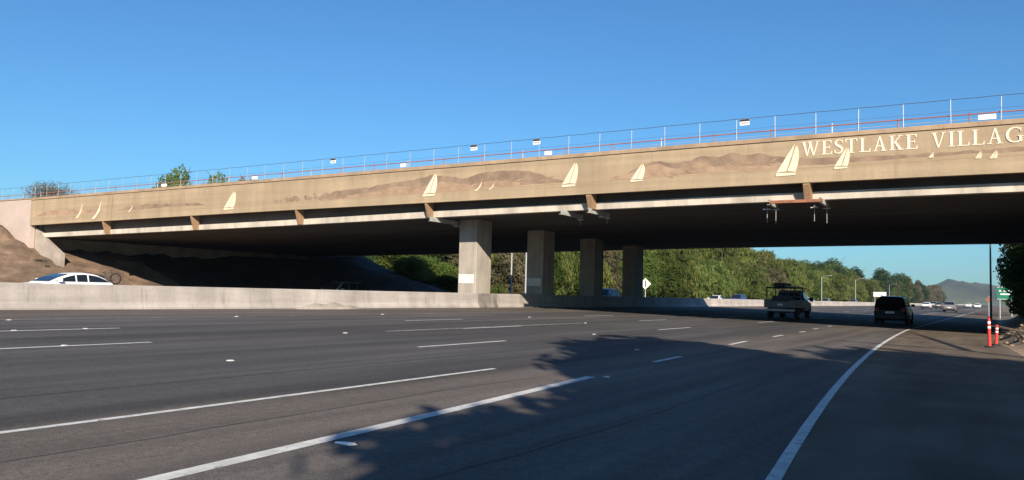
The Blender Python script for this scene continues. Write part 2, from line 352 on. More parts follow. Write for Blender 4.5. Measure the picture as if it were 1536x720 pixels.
def line(pts, w, m=M['paint'], name='lane_line', dz=.004):
    L_, R2 = [], []
    for i, (x, y) in enumerate(pts):
        a = pts[max(0, i-1)]; b = pts[min(len(pts)-1, i+1)]; d = math.hypot(b[0]-a[0], b[1]-a[1]); nx_, ny_ = (b[1]-a[1])/d, -(b[0]-a[0])/d
        L_.append((x-nx_*w/2, y-ny_*w/2)); R2.append((x+nx_*w/2, y+ny_*w/2))
    return strip(name, L_, R2, m, dz, road)
ey = [-5]+list(np.arange(0,47,2.0))+[60,80,200,600]
line([(float(edge_line(y)), y) for y in ey], .115, name='edge_line')
line([(-4.55,-2),(-5.09,3.62),(-5.45,8),(-5.82,12.2)], .165, name='gore_line')
for a, b, xa, xb in [(15.8,17.75,-6.12,-6.22),(23.3,25.6,-6.70,-6.84),(29.6,31.3,-6.95,-7.0)]: line([(xa, a), (xb, b)], .12)
for y, x in [(35.4,-7.12),(39.8,-7.4),(44.6,-7.6)]: line([(x, y-.5), (x, y+.6)], .13)
line([(-7.42,-3),(-7.43,5),(-7.52,11.9)], .10)
def dashes(x, y0, n, w=.12, ln=3.66, m=M['paint']):
    for k in range(n): line([(x, y0+14.63*k), (x, y0+14.63*k+ln)], w, m)
dashes(-11.0, -.4, 14); dashes(-14.6, 6.5, 13); dashes(-18.3, 8.2, 13)
line([(-14.75, 17.6), (-14.75, 30)], .22, M['worn_paint'])
line([(-21.9, -20), (-21.9, 500)], .13, M['worn_paint'], 'worn_lane_line')
line([(-7.75, 60), (-7.75, 500)], .12)
# raised reflectors between the dashes
mk = MB().hexa([(-.05,-.05,0),(.05,-.05,0),(.05,.05,0),(-.05,.05,0)], [(-.03,-.03,.018),(.03,-.03,.018),(.03,.03,.018),(-.03,.03,.018)]).mesh('road_marker', M['paint'])
for x, y in [(-10.95,9.1),(-14.72,15.9),(-10.98,23.2),(-14.6,30),(-18.3,31.8),(-21.7,11),(-21.7,18.2),(-21.7,25.6),(-5.6,12.35),(-14.6,8.4),(-18.3,9.4),(-18.3,11),(-7.6,18.5)]:
    o = link('road_marker', mk, road, (x, y, float(cross(x))+.0045))
# tar seams and old marks on the paving
M['seam'] = mat('tar_seam', (.028,.027,.026), .8, .2, 4, 40, world_pos=True)
def wob(x, ya, yb, st, amp, seed):
    r = random.Random(seed); out = []; y = ya
    while y < yb: out.append((x+amp*math.sin(y*.7+seed)+r.uniform(-amp, amp)*.5, y)); y += st
    return out
line(wob(-9.3, 2, 40, .8, .03, 3), .025, M['seam'], 'tar_seam', .0025)
line(wob(-6.4, 1, 12, .7, .05, 5), .018, M['seam'], 'tar_seam', .0025)
line(wob(-3.6, 2, 30, .7, .05, 8), .02, M['seam'], 'tar_seam', .0025)
line(wob(-16.5, 5, 60, .9, .03, 9), .03, M['seam'], 'tar_seam', .0025)
# hills
def hill(name, cx, cy, prof, depth, m, seed):
    n = 90; k = 16; xs_ = np.linspace(prof[0][0], prof[-1][0], n); hs = np.interp(xs_, [p[0] for p in prof], [p[1] for p in prof])
    r = np.random.default_rng(seed); mb = MB(); vs = []
    for j in range(k):
        t = j/(k-1); prof_t = math.sin(math.pi*min(1, max(0, t)))
        for i in range(n):
            x, h = xs_[i], hs[i]; zz = h*prof_t*(1+.10*math.sin(x*.013+t*7+seed)*math.sin(x*.031-t*11)+.04*math.sin(x*.09+t*19)+.02*r.normal())
            vs.append((cx+x, cy+(t-.5)*depth+30*math.sin(x*.01+t*3), -2+zz))
    fs = [(j*n+i, j*n+i+1, (j+1)*n+i+1, (j+1)*n+i) for j in range(k-1) for i in range(n-1)]
    mb.add(vs, fs); o = mb.build(name, m, smooth=True); return tag(o, kind='structure')
hill('hills', -120, 2950, [(-520,0),(-330,22),(-180,36),(-75,58),(-20,82),(25,80),(75,66),(120,62),(190,74),(330,60),(600,30),(900,0)], 700, M['hill'], 1)
hill('hills', -230, 1500, [(-520,0),(-360,24),(-200,30),(-80,22),(20,8),(80,0)], 380, M['hill'], 2)

# ------------------------------------------------------------------ median barrier
FT, FB = [-92,-70,-42,-22.6,-10.5,0,30], [8.40,8.47,8.60,8.73,8.82,8.84,8.75]
def ztop(x): return float(np.interp(x, FT, FB))
def zbot(x): return float(np.interp(x, [-92,-70.6,-42,-22.6,-10.5,0,30], [5.9,6.12,6.45,6.58,6.68,6.70,6.65]))
def zgir(x): return float(np.interp(x, [-92,-70.1,-42.4,-23,-10.7,0,30], [4.9,5.13,5.50,5.84,5.96,6.03,5.98]))
bar = empty('concrete_barrier', (-26.4, 0, .528), 'long pale grey concrete median barrier running beside the bridge columns', 'barrier')
bp_ = [(0,0),(-.10,.0),(-.62,0),(-.56,.08),(-.44,.30),(-.38,.84),(-.18,.84),(-.16,.32),(-.05,.08)]
prof = [(.0,0),(.0,.07),(-.10,.26),(-.15,.83),(-.17,.85),(-.38,.85),(-.40,.83),(-.45,.26),(-.56,.07),(-.56,0)]
def barrier_mesh(y0, y1, m, name='barrier_section'):
    n = len(prof); vs = [(x, y0, z) for x, z in prof]+[(x, y1, z) for x, z in prof]; mb = MB()
    mb.add(vs, [tuple(range(n)), tuple(range(2*n-1, n-1, -1))]+[(i, i+n, (i+1)%n+n, (i+1)%n) for i in range(n)])
    return mb.mesh(name, m)
sec = barrier_mesh(0, 5.965, M['concrete']); 
y = -24.0
while y < 400:
    if abs(y-39.8) > 3.5 or True:
        if not (38.9 < y < 44.8): link('barrier_section', sec, bar, (0, y, 0))
    y += 6.0
    if 35.5 < y < 36.5:          # the weathered length beside the first columns
        link('barrier_section', barrier_mesh(0, 3.9, M['concrete']), bar, (0, 36.0, 0))
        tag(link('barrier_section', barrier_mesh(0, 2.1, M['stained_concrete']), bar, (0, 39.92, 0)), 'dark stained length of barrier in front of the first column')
        tag(link('barrier_section', barrier_mesh(0, 3.95, M['stained_concrete']), bar, (0, 42.04, 0)), 'mottled length of barrier past the first column')
        bar.children[-1].data.materials[0] = M['concrete']
        y = 46.0
link('barrier_section', barrier_mesh(0, 900, M['concrete']), bar, (0, y, 0))
# low gutter kerb beside the barrier
tag(MB().prism_y([(-26.37,.52),(-26.1,.52),(-26.1,.56),(-26.37,.60)], 46.5, 80).build('gutter_kerb', M['concrete']), 'low concrete gutter kerb at the foot of the median barrier', 'kerb')

# ------------------------------------------------------------------ the overpass
Y0 = 37.0
bridge = empty('overpass_bridge', (-35, 37, 0), 'long tan highway overpass with painted mountain and sailboat mural', 'bridge')
O = Vector((-35, 37, 0))
class BB(MB):                      # builds in world coordinates, stores relative to the bridge
    def build(s, name, m, parent=None, **k):
        s.v = [(a-O.x, b-O.y, c-O.z) for a, b, c in s.v]; return MB.build(s, name, m, parent or bridge, **k)
XB0, XB1, ST = -70.6, 24.0, 5.285
x = XB0; k = 0
while x < XB1-.1:
    a, b = x+.0015, min(x+ST, XB1)-.0015
    BB().hexa([(a,Y0,zbot(a)),(b,Y0,zbot(b)),(b,Y0+.26,zbot(b)),(a,Y0+.26,zbot(a))], [(a,Y0,ztop(a)-.2),(b,Y0,ztop(b)-.2),(b,Y0+.26,ztop(b)-.2),(a,Y0+.26,ztop(a)-.2)]).build('fascia_panel', M['fascia'])
    BB().hexa([(a,Y0-.06,ztop(a)-.2),(b,Y0-.06,ztop(b)-.2),(b,Y0+.36,ztop(b)-.2),(a,Y0+.36,ztop(a)-.2)], [(a,Y0-.06,ztop(a)),(b,Y0-.06,ztop(b)),(b,Y0+.36,ztop(b)),(a,Y0+.36,ztop(a))]).build('coping', M['coping'], bev=.012)
    x += ST
def seg_strip(name, m, y0, y1, f0, f1, x0=XB0, x1=XB1, n=20):
    mb = BB(); xs_ = np.linspace(x0, x1, n)
    rings = [[(X, y0, f0(X)), (X, y1, f0(X)), (X, y1, f1(X)), (X, y0, f1(X))] for X in xs_]
    mb.loft(rings); return mb.build(name, m)
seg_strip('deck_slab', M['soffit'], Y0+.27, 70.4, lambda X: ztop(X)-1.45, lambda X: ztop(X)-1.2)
seg_strip('edge_beam', M['girder'], Y0+.70, Y0+1.15, lambda X: zgir(X), lambda X: zgir(X)+.36)
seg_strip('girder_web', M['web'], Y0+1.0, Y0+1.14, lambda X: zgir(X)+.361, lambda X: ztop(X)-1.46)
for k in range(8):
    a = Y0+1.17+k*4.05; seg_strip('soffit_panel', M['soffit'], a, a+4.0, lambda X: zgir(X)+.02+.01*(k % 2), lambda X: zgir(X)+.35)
seg_strip('edge_girder', M['girder'], 69.7, 70.1, lambda X: zgir(X), lambda X: ztop(X)-1.46)
seg_strip('far_parapet', M['fascia'], 70.42, 70.7, lambda X: zbot(X), lambda X: ztop(X))
# columns
for i, y in enumerate([39.9, 48.1, 56.3, 64.6]):
    c = BB().hexa([(-28.0,y,.4),(-26.72,y,.4),(-26.72,y+1.65,.4),(-28.0,y+1.65,.4)], [(-28.0,y,5.84),(-26.72,y,5.84),(-26.72,y+1.65,5.84),(-28.0,y+1.65,5.84)]).build('column', M['column'], bev=.03)
    c['label'] = ['front column, lit by the sun with a white painted patch', 'second column, in shade', 'third column, in deep shade', 'fourth and farthest column, in deep shade'][i]
    if i < 2: BB().box(-27.96, -26.86, y-.004, y+.01, 1.97, 2.5).build('paint_patch', M['white_patch'], c if False else None)
# left abutment and wing wall
BB().prism_y([(-70.58,5.7),(-70.58,2.0),(-93,2.0),(-93,ztop(-93)-.02),(-70.58,ztop(-70.6)-.02)][::-1], 37.03, 37.45).build('wing_wall', M['wall'])
BB().box(-93, -70.64, 36.97, 37.5, 8.38, 8.47).build('wall_coping', M['coping'])
BB().prism_y([(-72,1.5),(-66.6,1.5),(-66.6,3.7),(-69.4,5.12),(-70.61,6.0),(-72,6.0)], 37.5, 37.9).build('abutment_cheek', M['footing'])
BB().box(-73, -70.62, 37.9, 70.39, 3.5, 6.4).build('abutment', M['footing'])
BB().box(9, 11, 37.9, 70.5, 2.5, 5.98).build('abutment', M['footing'])
# overhang brackets
for i, x in enumerate([-60.2,-49.5,-39.0,-28.45,-18.0,-7.3,3.3]):
    z1 = zbot(x)-.0; z0 = zgir(x)-.02; w = .17 if i < 4 else .3
    BB().prism_x([(37.72,z0),(37.72,z1+.1),(37.05,z1+.1),(37.05,z1-.1),(37.35,z0)][::-1], x-w/2, x+w/2).build('overhang_bracket', M['timber'], bev=.01)
# mural: thin painted ranges, waterlines
def at(px, z): return (px, z)
def mural(pts, base, m, d):
    poly = [(x, z) for x, z in pts]+[(x, z) for x, z in base[::-1]]
    n = len(pts); mb = BB(); vs = [(x, Y0-d, z) for x, z in pts]+[(x, Y0-d, z) for x, z in base]; mb.add(vs, [(i, i+n, i+1+n, i+1) for i in range(n-1)])
    mb.v += [(x, y+d-.0002, z) for x, y, z in list(mb.v)]
    return mb.build('mural_mountains', m)
def jag(pts, st, amp, seed):
    r = random.Random(seed); xs_ = np.arange(pts[0][0], pts[-1][0], st); zs = np.interp(xs_, [p[0] for p in pts], [p[1] for p in pts])
    e = np.minimum(1, np.minimum(xs_-pts[0][0], pts[-1][0]-xs_)/.8)
    return [(float(x), float(z)+r.uniform(-amp, amp)*float(k)) for x, z, k in zip(xs_, zs, e)]
WL = lambda x: float(np.interp(x, [-70,-42,-22,-10,5], [6.70,6.92,7.22,7.36,7.42]))
def rng_mural(pts, m, d, seed, amp=.035, lo=.0, wob_=.06):
    t = jag(pts, .22, amp, seed); b = [(x, min(z-.01, WL(x)+lo+wob_*(.5+.5*math.sin(x*2.1+seed))*math.sin(x*.8+seed))) for x, z in t]
    mural(t, b, m, d)
rng_mural([(-37,7.15),(-35.4,7.55),(-33,7.62),(-31,7.85),(-29.2,7.95),(-28,8.15),(-27,8.0),(-25.6,7.8),(-24.6,8.1),(-23,8.12),(-21.4,8.0),(-20.4,7.62),(-19.2,7.3)], M['mural_dark'], .004, 1, lo=.06)
rng_mural([(-34.6,7.2),(-32,7.4),(-30.5,7.62),(-29,7.5),(-27.3,7.72),(-26,7.5),(-25,7.42),(-24,7.62),(-22,7.42)], M['mural_mid'], .006, 2, lo=.02)
rng_mural([(-17.2,7.35),(-16,7.5),(-14.9,8.0),(-14.2,8.1),(-13.4,7.9),(-12.6,8.02),(-12,8.22),(-11.2,8.08),(-10.6,8.25),(-10,8.1),(-9.2,8.12),(-8.4,7.9),(-7,7.75),(-5,7.68),(-2,7.66),(1,7.7),(6,7.66),(10,7.5)], M['mural_dark'], .004, 3, amp=.03, lo=.12)
rng_mural([(-16.8,7.36),(-15.6,7.6),(-14.6,7.9),(-14.2,8.0),(-13.4,7.62),(-12.8,7.72),(-12.2,7.88),(-11.4,7.6),(-10.6,7.72),(-9.8,7.55),(-8.6,7.6),(-7.4,7.46)], M['mural_mid'], .006, 4, amp=.03, lo=.03)
rng_mural([(-59,6.9),(-57,7.25),(-54,7.4),(-52,7.3),(-49,7.3),(-47,6.95)], M['mural_dark'], .004, 5, lo=.22)
rng_mural([(-70,6.8),(-68,7.3),(-64,7.3),(-60.5,7.1),(-59.6,6.9)], M['mural_mid'], .004, 6, lo=.15)
r = random.Random(3)
for i in range(26):        # painted shrubs
    x = r.uniform(-41, -34); z = 7.0+r.uniform(.05, .32)+(.25 if x > -38 else 0)*r.random()
    s = r.uniform(.08, .2); mb = BB(); n = 7; vs = [(x, Y0-.005-.0003*i, z)]+[(x+s*1.5*math.cos(a)*r.uniform(.6, 1.1), Y0-.005-.0003*i, z+s*math.sin(a)*r.uniform(.6, 1.1)) for a in np.linspace(0, 2*math.pi, n, endpoint=False)]
    mb.add(vs, [(0, j+1, (j+1) % n+1) for j in range(n)]); mb.build('mural_shrub', M['mural_dark'])
xs_ = np.arange(XB0+.2, XB1-1, 1.0)
mb = BB()
for xa, xb in zip(xs_[:-1], xs_[1:]): mb.hexa([(xa,Y0-.008,WL(xa)-.035),(xb,Y0-.008,WL(xb)-.035),(xb,Y0+.002,WL(xb)-.035),(xa,Y0+.002,WL(xa)-.035)], [(xa,Y0-.008,WL(xa)-.01),(xb,Y0-.008,WL(xb)-.01),(xb,Y0+.002,WL(xb)-.01),(xa,Y0+.002,WL(xa)-.01)])
mb.build('waterline_moulding', M['mural_line'])
for i in range(84):        # lighter and darker ridge strokes
    rb = i % 2 == 0; x = r.uniform(-15.2, -8.2) if rb else r.uniform(-33, -20.5)
    top = 7.95 if rb else 7.75; z = r.uniform(WL(x)+.14, top-.18); l = r.uniform(.25, .8); h = r.uniform(.10, .30)*(1 if r.random() < .5 else -1); t = r.uniform(.02, .05); d = .0072+.0001*i
    mb = BB(); mb.add([(x, Y0-d, z), (x+l*.5, Y0-d, z+h*.5-t), (x+l, Y0-d, z+h), (x+l*.5, Y0-d, z+h*.5+t)], [(0,1,2,3)]); mb.build('mural_ridge', (M['mural_mid'], M['mural_dark'], M['fascia'])[i % 3])
# sailboats in low relief
def sail(x, z, h, w, style='full', lean=0):
    sx = w/.72; t = .03
    def P(pts, k): return [(x+a*sx, z+b*h) for a, b in pts]
    polys = [[(.02,.12),(.33,.15),(.50,.62),(.60,1.0),(.36,.66)], [(.37,.15),(.62,.12),(.70,.35),(.73,.60),(.72,.80),(.66,.96),(.61,.86),(.50,.50)], [(0,0),(.60,.02),(.63,.09),(.0,.10)]]
    if style == 'crescent': polys = [[(0,0),(.30,.04),(.62,.42),(.72,1.0),(.58,.62),(.34,.26)]]
    if style == 'small': polys = [[(.05,.16),(.34,.16),(.60,1.0),(.36,.62)], [(.36,.16),(.62,.14),(.66,.5),(.62,.92),(.52,.5)], [(0,0),(.6,.0),(.64,.12),(.0,.12)]]
    mb = BB()
    for i, p in enumerate(polys): mb.prism_y(P(p, i), Y0-t-.001*i, Y0+.001)
    mb.build('sailboat_relief', M['cream'])
SAILS = [(-63.88,6.52,1.16,0.90,'crescent'),(-61.65,6.41,1.39,1.21,'crescent'),(-56.89,6.85,0.49,0.54,'crescent'),(-45.92,6.66,1.25,1.14,'full'),(-28.61,6.90,1.32,0.96,'full'),(-25.06,7.06,0.57,0.52,'crescent'),(-24.13,7.10,0.35,0.38,'crescent'),(-19.52,7.03,1.28,0.90,'full'),(-15.67,7.12,0.89,0.73,'full'),(-8.60,7.02,1.42,0.98,'full'),(-6.13,7.21,0.93,0.63,'full'),(-2.45,7.47,0.24,0.20,'small'),(-0.78,7.33,0.34,0.24,'small'),(-0.29,7.30,0.36,0.30,'small'),]
for x, z, h, w, st_ in SAILS: sail(x, z, h, w, st_)
# lettering
def stroke(pts, w):              # strip of quads along a centre line, w may vary
    out = []
    def off(i):
        a = pts[max(0, i-1)]; b = pts[min(len(pts)-1, i+1)]; d = math.hypot(b[0]-a[0], b[1]-a[1]); return (-(b[1]-a[1])/d, (b[0]-a[0])/d)
    for i in range(len(pts)-1):
        n0, n1 = off(i), off(i+1); w0 = w[i]/2; w1 = w[i+1]/2; p, q = pts[i], pts[i+1]
        out.append([(p[0]-n0[0]*w0, p[1]-n0[1]*w0), (q[0]-n1[0]*w1, q[1]-n1[1]*w1), (q[0]+n1[0]*w1, q[1]+n1[1]*w1), (p[0]+n0[0]*w0, p[1]+n0[1]*w0)])
    return out
def rect(x0, x1, y0, y1): return [(x0, y0), (x1, y0), (x1, y1), (x0, y1)]
SR, TH, TK = .045, .07, .15        # serif thickness, thin and thick strokes
def arc(cx, cy, rx, ry, a0, a1, n=14, wmin=.06, wmax=.15):
    pts, ws = [], []
    for t in np.linspace(R_(a0), R_(a1), n):
        pts.append((cx+rx*math.cos(t), cy+ry*math.sin(t))); ws.append(wmin+(wmax-wmin)*abs(math.cos(t))**1.2)
    return pts, ws
def glyph(c):
    if c == 'I': return [rect(.10,.25,0,1), rect(0,.35,0,SR), rect(0,.35,1-SR,1)], .35
    if c == 'L': return [rect(.10,.25,0,1), rect(0,.35,1-SR,1), rect(0,.62,0,SR+.01), [(.56,0),(.64,0),(.66,.24),(.62,.24)]], .66
    if c == 'E': return [rect(.10,.25,0,1), rect(0,.60,1-SR-.01,1), rect(0,.62,0,SR+.01), rect(.2,.50,.48,.48+SR+.01), [(.56,0),(.64,0),(.66,.22),(.62,.22)], [(.60,.79),(.62,1),(.54,1),(.57,.79)], rect(.47,.51,.40,.62)], .66
    if c == 'T': return [rect(.28,.43,0,1), rect(.17,.54,0,SR), rect(.02,.69,1-SR-.01,1), [(0,.78),(.04,.78),(.08,1),(.01,1)], [(.67,.78),(.71,.78),(.70,1),(.63,1)]], .71
    if c == 'A': return [[(.10,0),(.17,0),(.44,.98),(.38,1.0)], [(.57,0),(.74,0),(.46,1.02),(.38,1.02)], rect(.20,.60,.32,.38), rect(0,.26,0,SR), rect(.47,.82,0,SR)], .82
    if c == 'V': return [[(.36,-.02),(.44,-.02),(.25,1),(.08,1)][::1], [(.38,-.02),(.44,0),(.72,1),(.65,1)], rect(0,.35,1-SR,1), rect(.56,.82,1-SR,1)], .80
    if c == 'W': return [[(.32,-.02),(.40,-.02),(.23,1),(.07,1)], [(.34,-.02),(.40,0),(.60,.90),(.54,.96)], [(.72,-.02),(.80,-.02),(.60,1),(.44,1)], [(.74,-.02),(.80,0),(1.06,1),(.99,1)], rect(0,.33,1-SR,1), rect(.38,.66,1-SR,1), rect(.90,1.15,1-SR,1)], 1.13
    if c == 'K': return [rect(.10,.25,0,1), rect(0,.35,0,SR), rect(0,.35,1-SR,1), [(.22,.42),(.30,.46),(.68,.98),(.60,.98)], [(.29,.55),(.38,.64),(.76,0),(.58,0)], rect(.52,.80,1-SR,1), rect(.50,.84,0,SR)], .82
    if c == 'S':
        pts = [(.49,.80),(.45,.92),(.35,.975),(.24,.97),(.13,.90),(.09,.78),(.13,.66),(.24,.57),(.38,.48),(.47,.37),(.49,.24),(.43,.11),(.31,.03),(.19,.03),(.09,.10),(.05,.22)]
        w = [.05,.05,.06,.07,.10,.13,.15,.16,.16,.15,.13,.10,.07,.06,.05,.05]
        return stroke(pts, w)+[[(.47,.74),(.51,.74),(.51,.98),(.475,.98)], [(.03,.02),(.065,.02),(.07,.28),(.03,.28)]], .56
    if c == 'G':
        p, w = arc(.48,.5,.40,.47, 48, 322, 22)
        return stroke(p, w)+[rect(.68,.82,.06,.42), rect(.60,.90,.40,.40+SR), [(.73,.72),(.77,.72),(.78,.98),(.75,.98)]], .90
for word, wx0, wx1 in (('WESTLAKE', -7.50, -2.86), ('VILLAGE', -2.36, 1.40)):
    tot = sum(glyph(c)[1] for c in word); H_ = .62; gap = .06
    sc = (wx1-wx0)/(tot+.12*(len(word)-1)); x = wx0
    for c in word:
        polys, adv = glyph(c); mb = BB()
        for i, p in enumerate(polys):
            q = [(x+a*sc, 7.885+b*H_) for a, b in p]
            ar = sum(q[j][0]*q[(j+1) % len(q)][1]-q[(j+1) % len(q)][0]*q[j][1] for j in range(len(q)))
            if ar < 0: q = q[::-1]
            mb.prism_y(q, Y0-.022-.0009*i, Y0+.001)
        mb.build('letter', M['letter'])['label'] = 'pale serif capital letter %s' % c
        x += (adv+.12)*sc
# hanging work platforms under the edge
def hanger(x, y0, y1, z, rods, orange=False, label='', x2=None):
    e = empty('hanging_work_beam', (x, y0, z), label, 'work platform', 'steel work beams hung under the bridge edge')
    def chan(xc, ya, yb, m, nm):
        mb = MB(); mb.box(xc-.06, xc+.06, ya, yb, -.02, .0); mb.box(xc+.04, xc+.06, ya, yb, -.22, -.02); mb.box(xc-.06, xc+.06, ya, yb, -.24, -.22); return mb.build(nm, m, e)
    chan(0, 0, y1-y0, M['steel'], 'channel_beam')
    for (rx, ry, dn) in rods:
        MB().tube((rx, ry, -.5*dn), (rx, ry, 1.2), .016, n=6).build('hanger_rod', M['rod'], e)
        MB().box(rx-.16, rx+.16, ry-.05, ry+.05, -.34, -.30).build('anchor_plate', M['steel'], e)
        MB().tube((rx, ry, -.30), (rx, ry, -.25), .05, n=6).build('hex_nut', M['rod'], e)
    return e
hanger(-28.2, 37.1, 41.4, 5.72, [(.0,2.6,.9),(.0,3.0,.9)], label='pale steel beam hung beside the front column top')
hanger(-19.6, 37.0, 39.6, 5.86, [(.0,2.4,1.2)], label='left one of two pale steel beams hung side by side at mid bridge')
hanger(-18.0, 37.0, 39.6, 5.90, [(.0,2.4,1.2),(0,1.6,.6)], label='right one of two pale steel beams hung side by side at mid bridge')
e3 = hanger(-8.9, 36.9, 38.5, 5.98, [(.0,1.4,2.0),(-.35,1.2,1.9)], label='steel frame with orange beam hung below the large sailboat')
MB().box(.05, 2.3, -.05, .12, -.19, -.06).build('orange_beam', M['rust'], e3)
e3b = hanger(-6.7, 36.9, 38.8, 6.0, [(.0,1.7,2.0),(-.45,1.2,1.9)], label='steel beam hung on rods at the right end of the orange beam')

# ------------------------------------------------------------------ railing on the bridge
rail = empty('bridge_railing', (0, 37.15, 0), 'temporary steel post railing with red pipe along the bridge edge', 'railing')
px = 1.9+1.762; i = 0
post = MB().tube((0,0,0),(0,0,1.07),.015,n=8).mesh('railing_post', M['galv'])
short = MB().tube((0,0,0),(0,0,.46),.028,n=8).mesh('short_post', M['red_pipe'])
xr = []
x = 10.7
while x > -92:
    xr.append(x); o = link('railing_post', post, rail, (x, random.uniform(-.02,.02), ztop(x)-.03)); o.rotation_euler = (random.uniform(-.015,.015), random.uniform(-.02,.02), 0)
    x -= 1.762
for k, x in enumerate(np.arange(9.6, -88, -1.762*1.5)):
    o = link('short_post', short, rail, (float(x), .12, ztop(x)-.02))
    if k % 3 == 0: o.data = MB().tube((0,0,0),(0,0,.5),.03,n=8).mesh('short_post', M['galv']) if k == 0 else wp
    if k == 0: wp = o.data
def run(name, m, dz, y, r_, sag=.0):
    pts = []
    for a, b in zip(xr[:-1], xr[1:]):
        for t in (0, .5): xx = a+(b-a)*t; pts.append((xx, y, ztop(xx)+dz-(sag if t else 0)))
    MB().path(pts, r_, 6).build(name, m, rail)
run('top_cable', M['cable'], 1.02, -.03, .012, .015)
run('lower_cable', M['cable'], .52, -.03, .005, .02)
run('red_pipe', M['red_pipe'], .37, .10, .028, .0)
run('lower_pipe', M['galv'], .17, .12, .012, .0)
# signs and boards on the railing
def rail_sign(x, label):
    e = empty('railing_sign', (x, 37.08, ztop(x)+.72), label, 'sign', 'small black and white signs on the bridge railing')
    MB().box(-.22, .22, -.02, .0, -.03, .26).build('sign_plate', M['white'], e)
    MB().box(-.22, .22, -.024, -.0205, .15, .255).build('header_band', M['black'], e)
    r = random.Random(int(-x*10)); mb = MB(); xx = -.17
    while xx < .12:
        w = r.uniform(.03,.09); mb.box(xx, xx+w, -.024, -.0205, .05, .10); xx += w+.025
    mb.build('dark_print', M['black'], e)
rail_sign(-35.9, 'small black and white railing sign farthest left, above the shrub mural')
rail_sign(-25.2, 'small black and white railing sign above the pair of tiny sails')
rail_sign(-21.15, 'small black and white railing sign nearest the tall middle sailboat')
e_ = rail_sign(-10.05, 'small black and white railing sign above the dark painted peaks')
for x, w, l in [(-52.7,.6,'white board on the railing beside the green tree top at far left'),(-43.0,.55,'white board on the railing above the left sailboat'),(-30.2,.42,'white board on the railing left of the tall middle-left sail'),(-20.4,.42,'white board on the railing above the tall middle sailboat'),(-.35,.62,'white board on the railing above the last letters')]:
    tag(MB().box(-w/2, w/2, -.02, .02, 0, .2).build('white_board', M['white'], loc=(x, 37.02, ztop(x)+.06)), l, 'board', 'white boards along the bridge railing')

# ------------------------------------------------------------------ vehicles
def lerp(a, b, t): return a+(b-a)*t
def wheel_parts(e, pos, rad, wd, arch=True):
    for (x, y) in pos:
        s = 1 if x > 0 else -1
        t = MB(); n = 20
        ring = lambda r, xx: [(xx, y+r*math.cos(2*math.pi*i/n), rad+r*math.sin(2*math.pi*i/n)) for i in range(n)]
        t.loft([ring(rad*.9, x-s*wd/2), ring(rad, x-s*wd*.35), ring(rad, x+s*wd*.35), ring(rad*.92, x+s*wd/2), ring(rad*.64, x+s*wd*.5)], cap=True)
        w = t.build('wheel', M['tyre'], e, smooth=False)
        t2 = MB(); t2.loft([ring(rad*.63, x+s*wd*.5), ring(rad*.6, x+s*wd*.54), ring(rad*.2, x+s*wd*.44)], cap=True); t2.build('rim', M['rim'], w)
        if arch:
            a = MB(); pts = [(x+s*(wd/2-.10), y+rad*1.17*math.cos(t_), rad+rad*1.17*math.sin(t_)) for t_ in np.linspace(-.15, math.pi+.15, 14)]
            pts2 = [(x+s*(wd/2-.02), p[1], p[2]) for p in pts]; a.loft([pts, pts2]); a.build('wheel_arch', M['trim'], e)
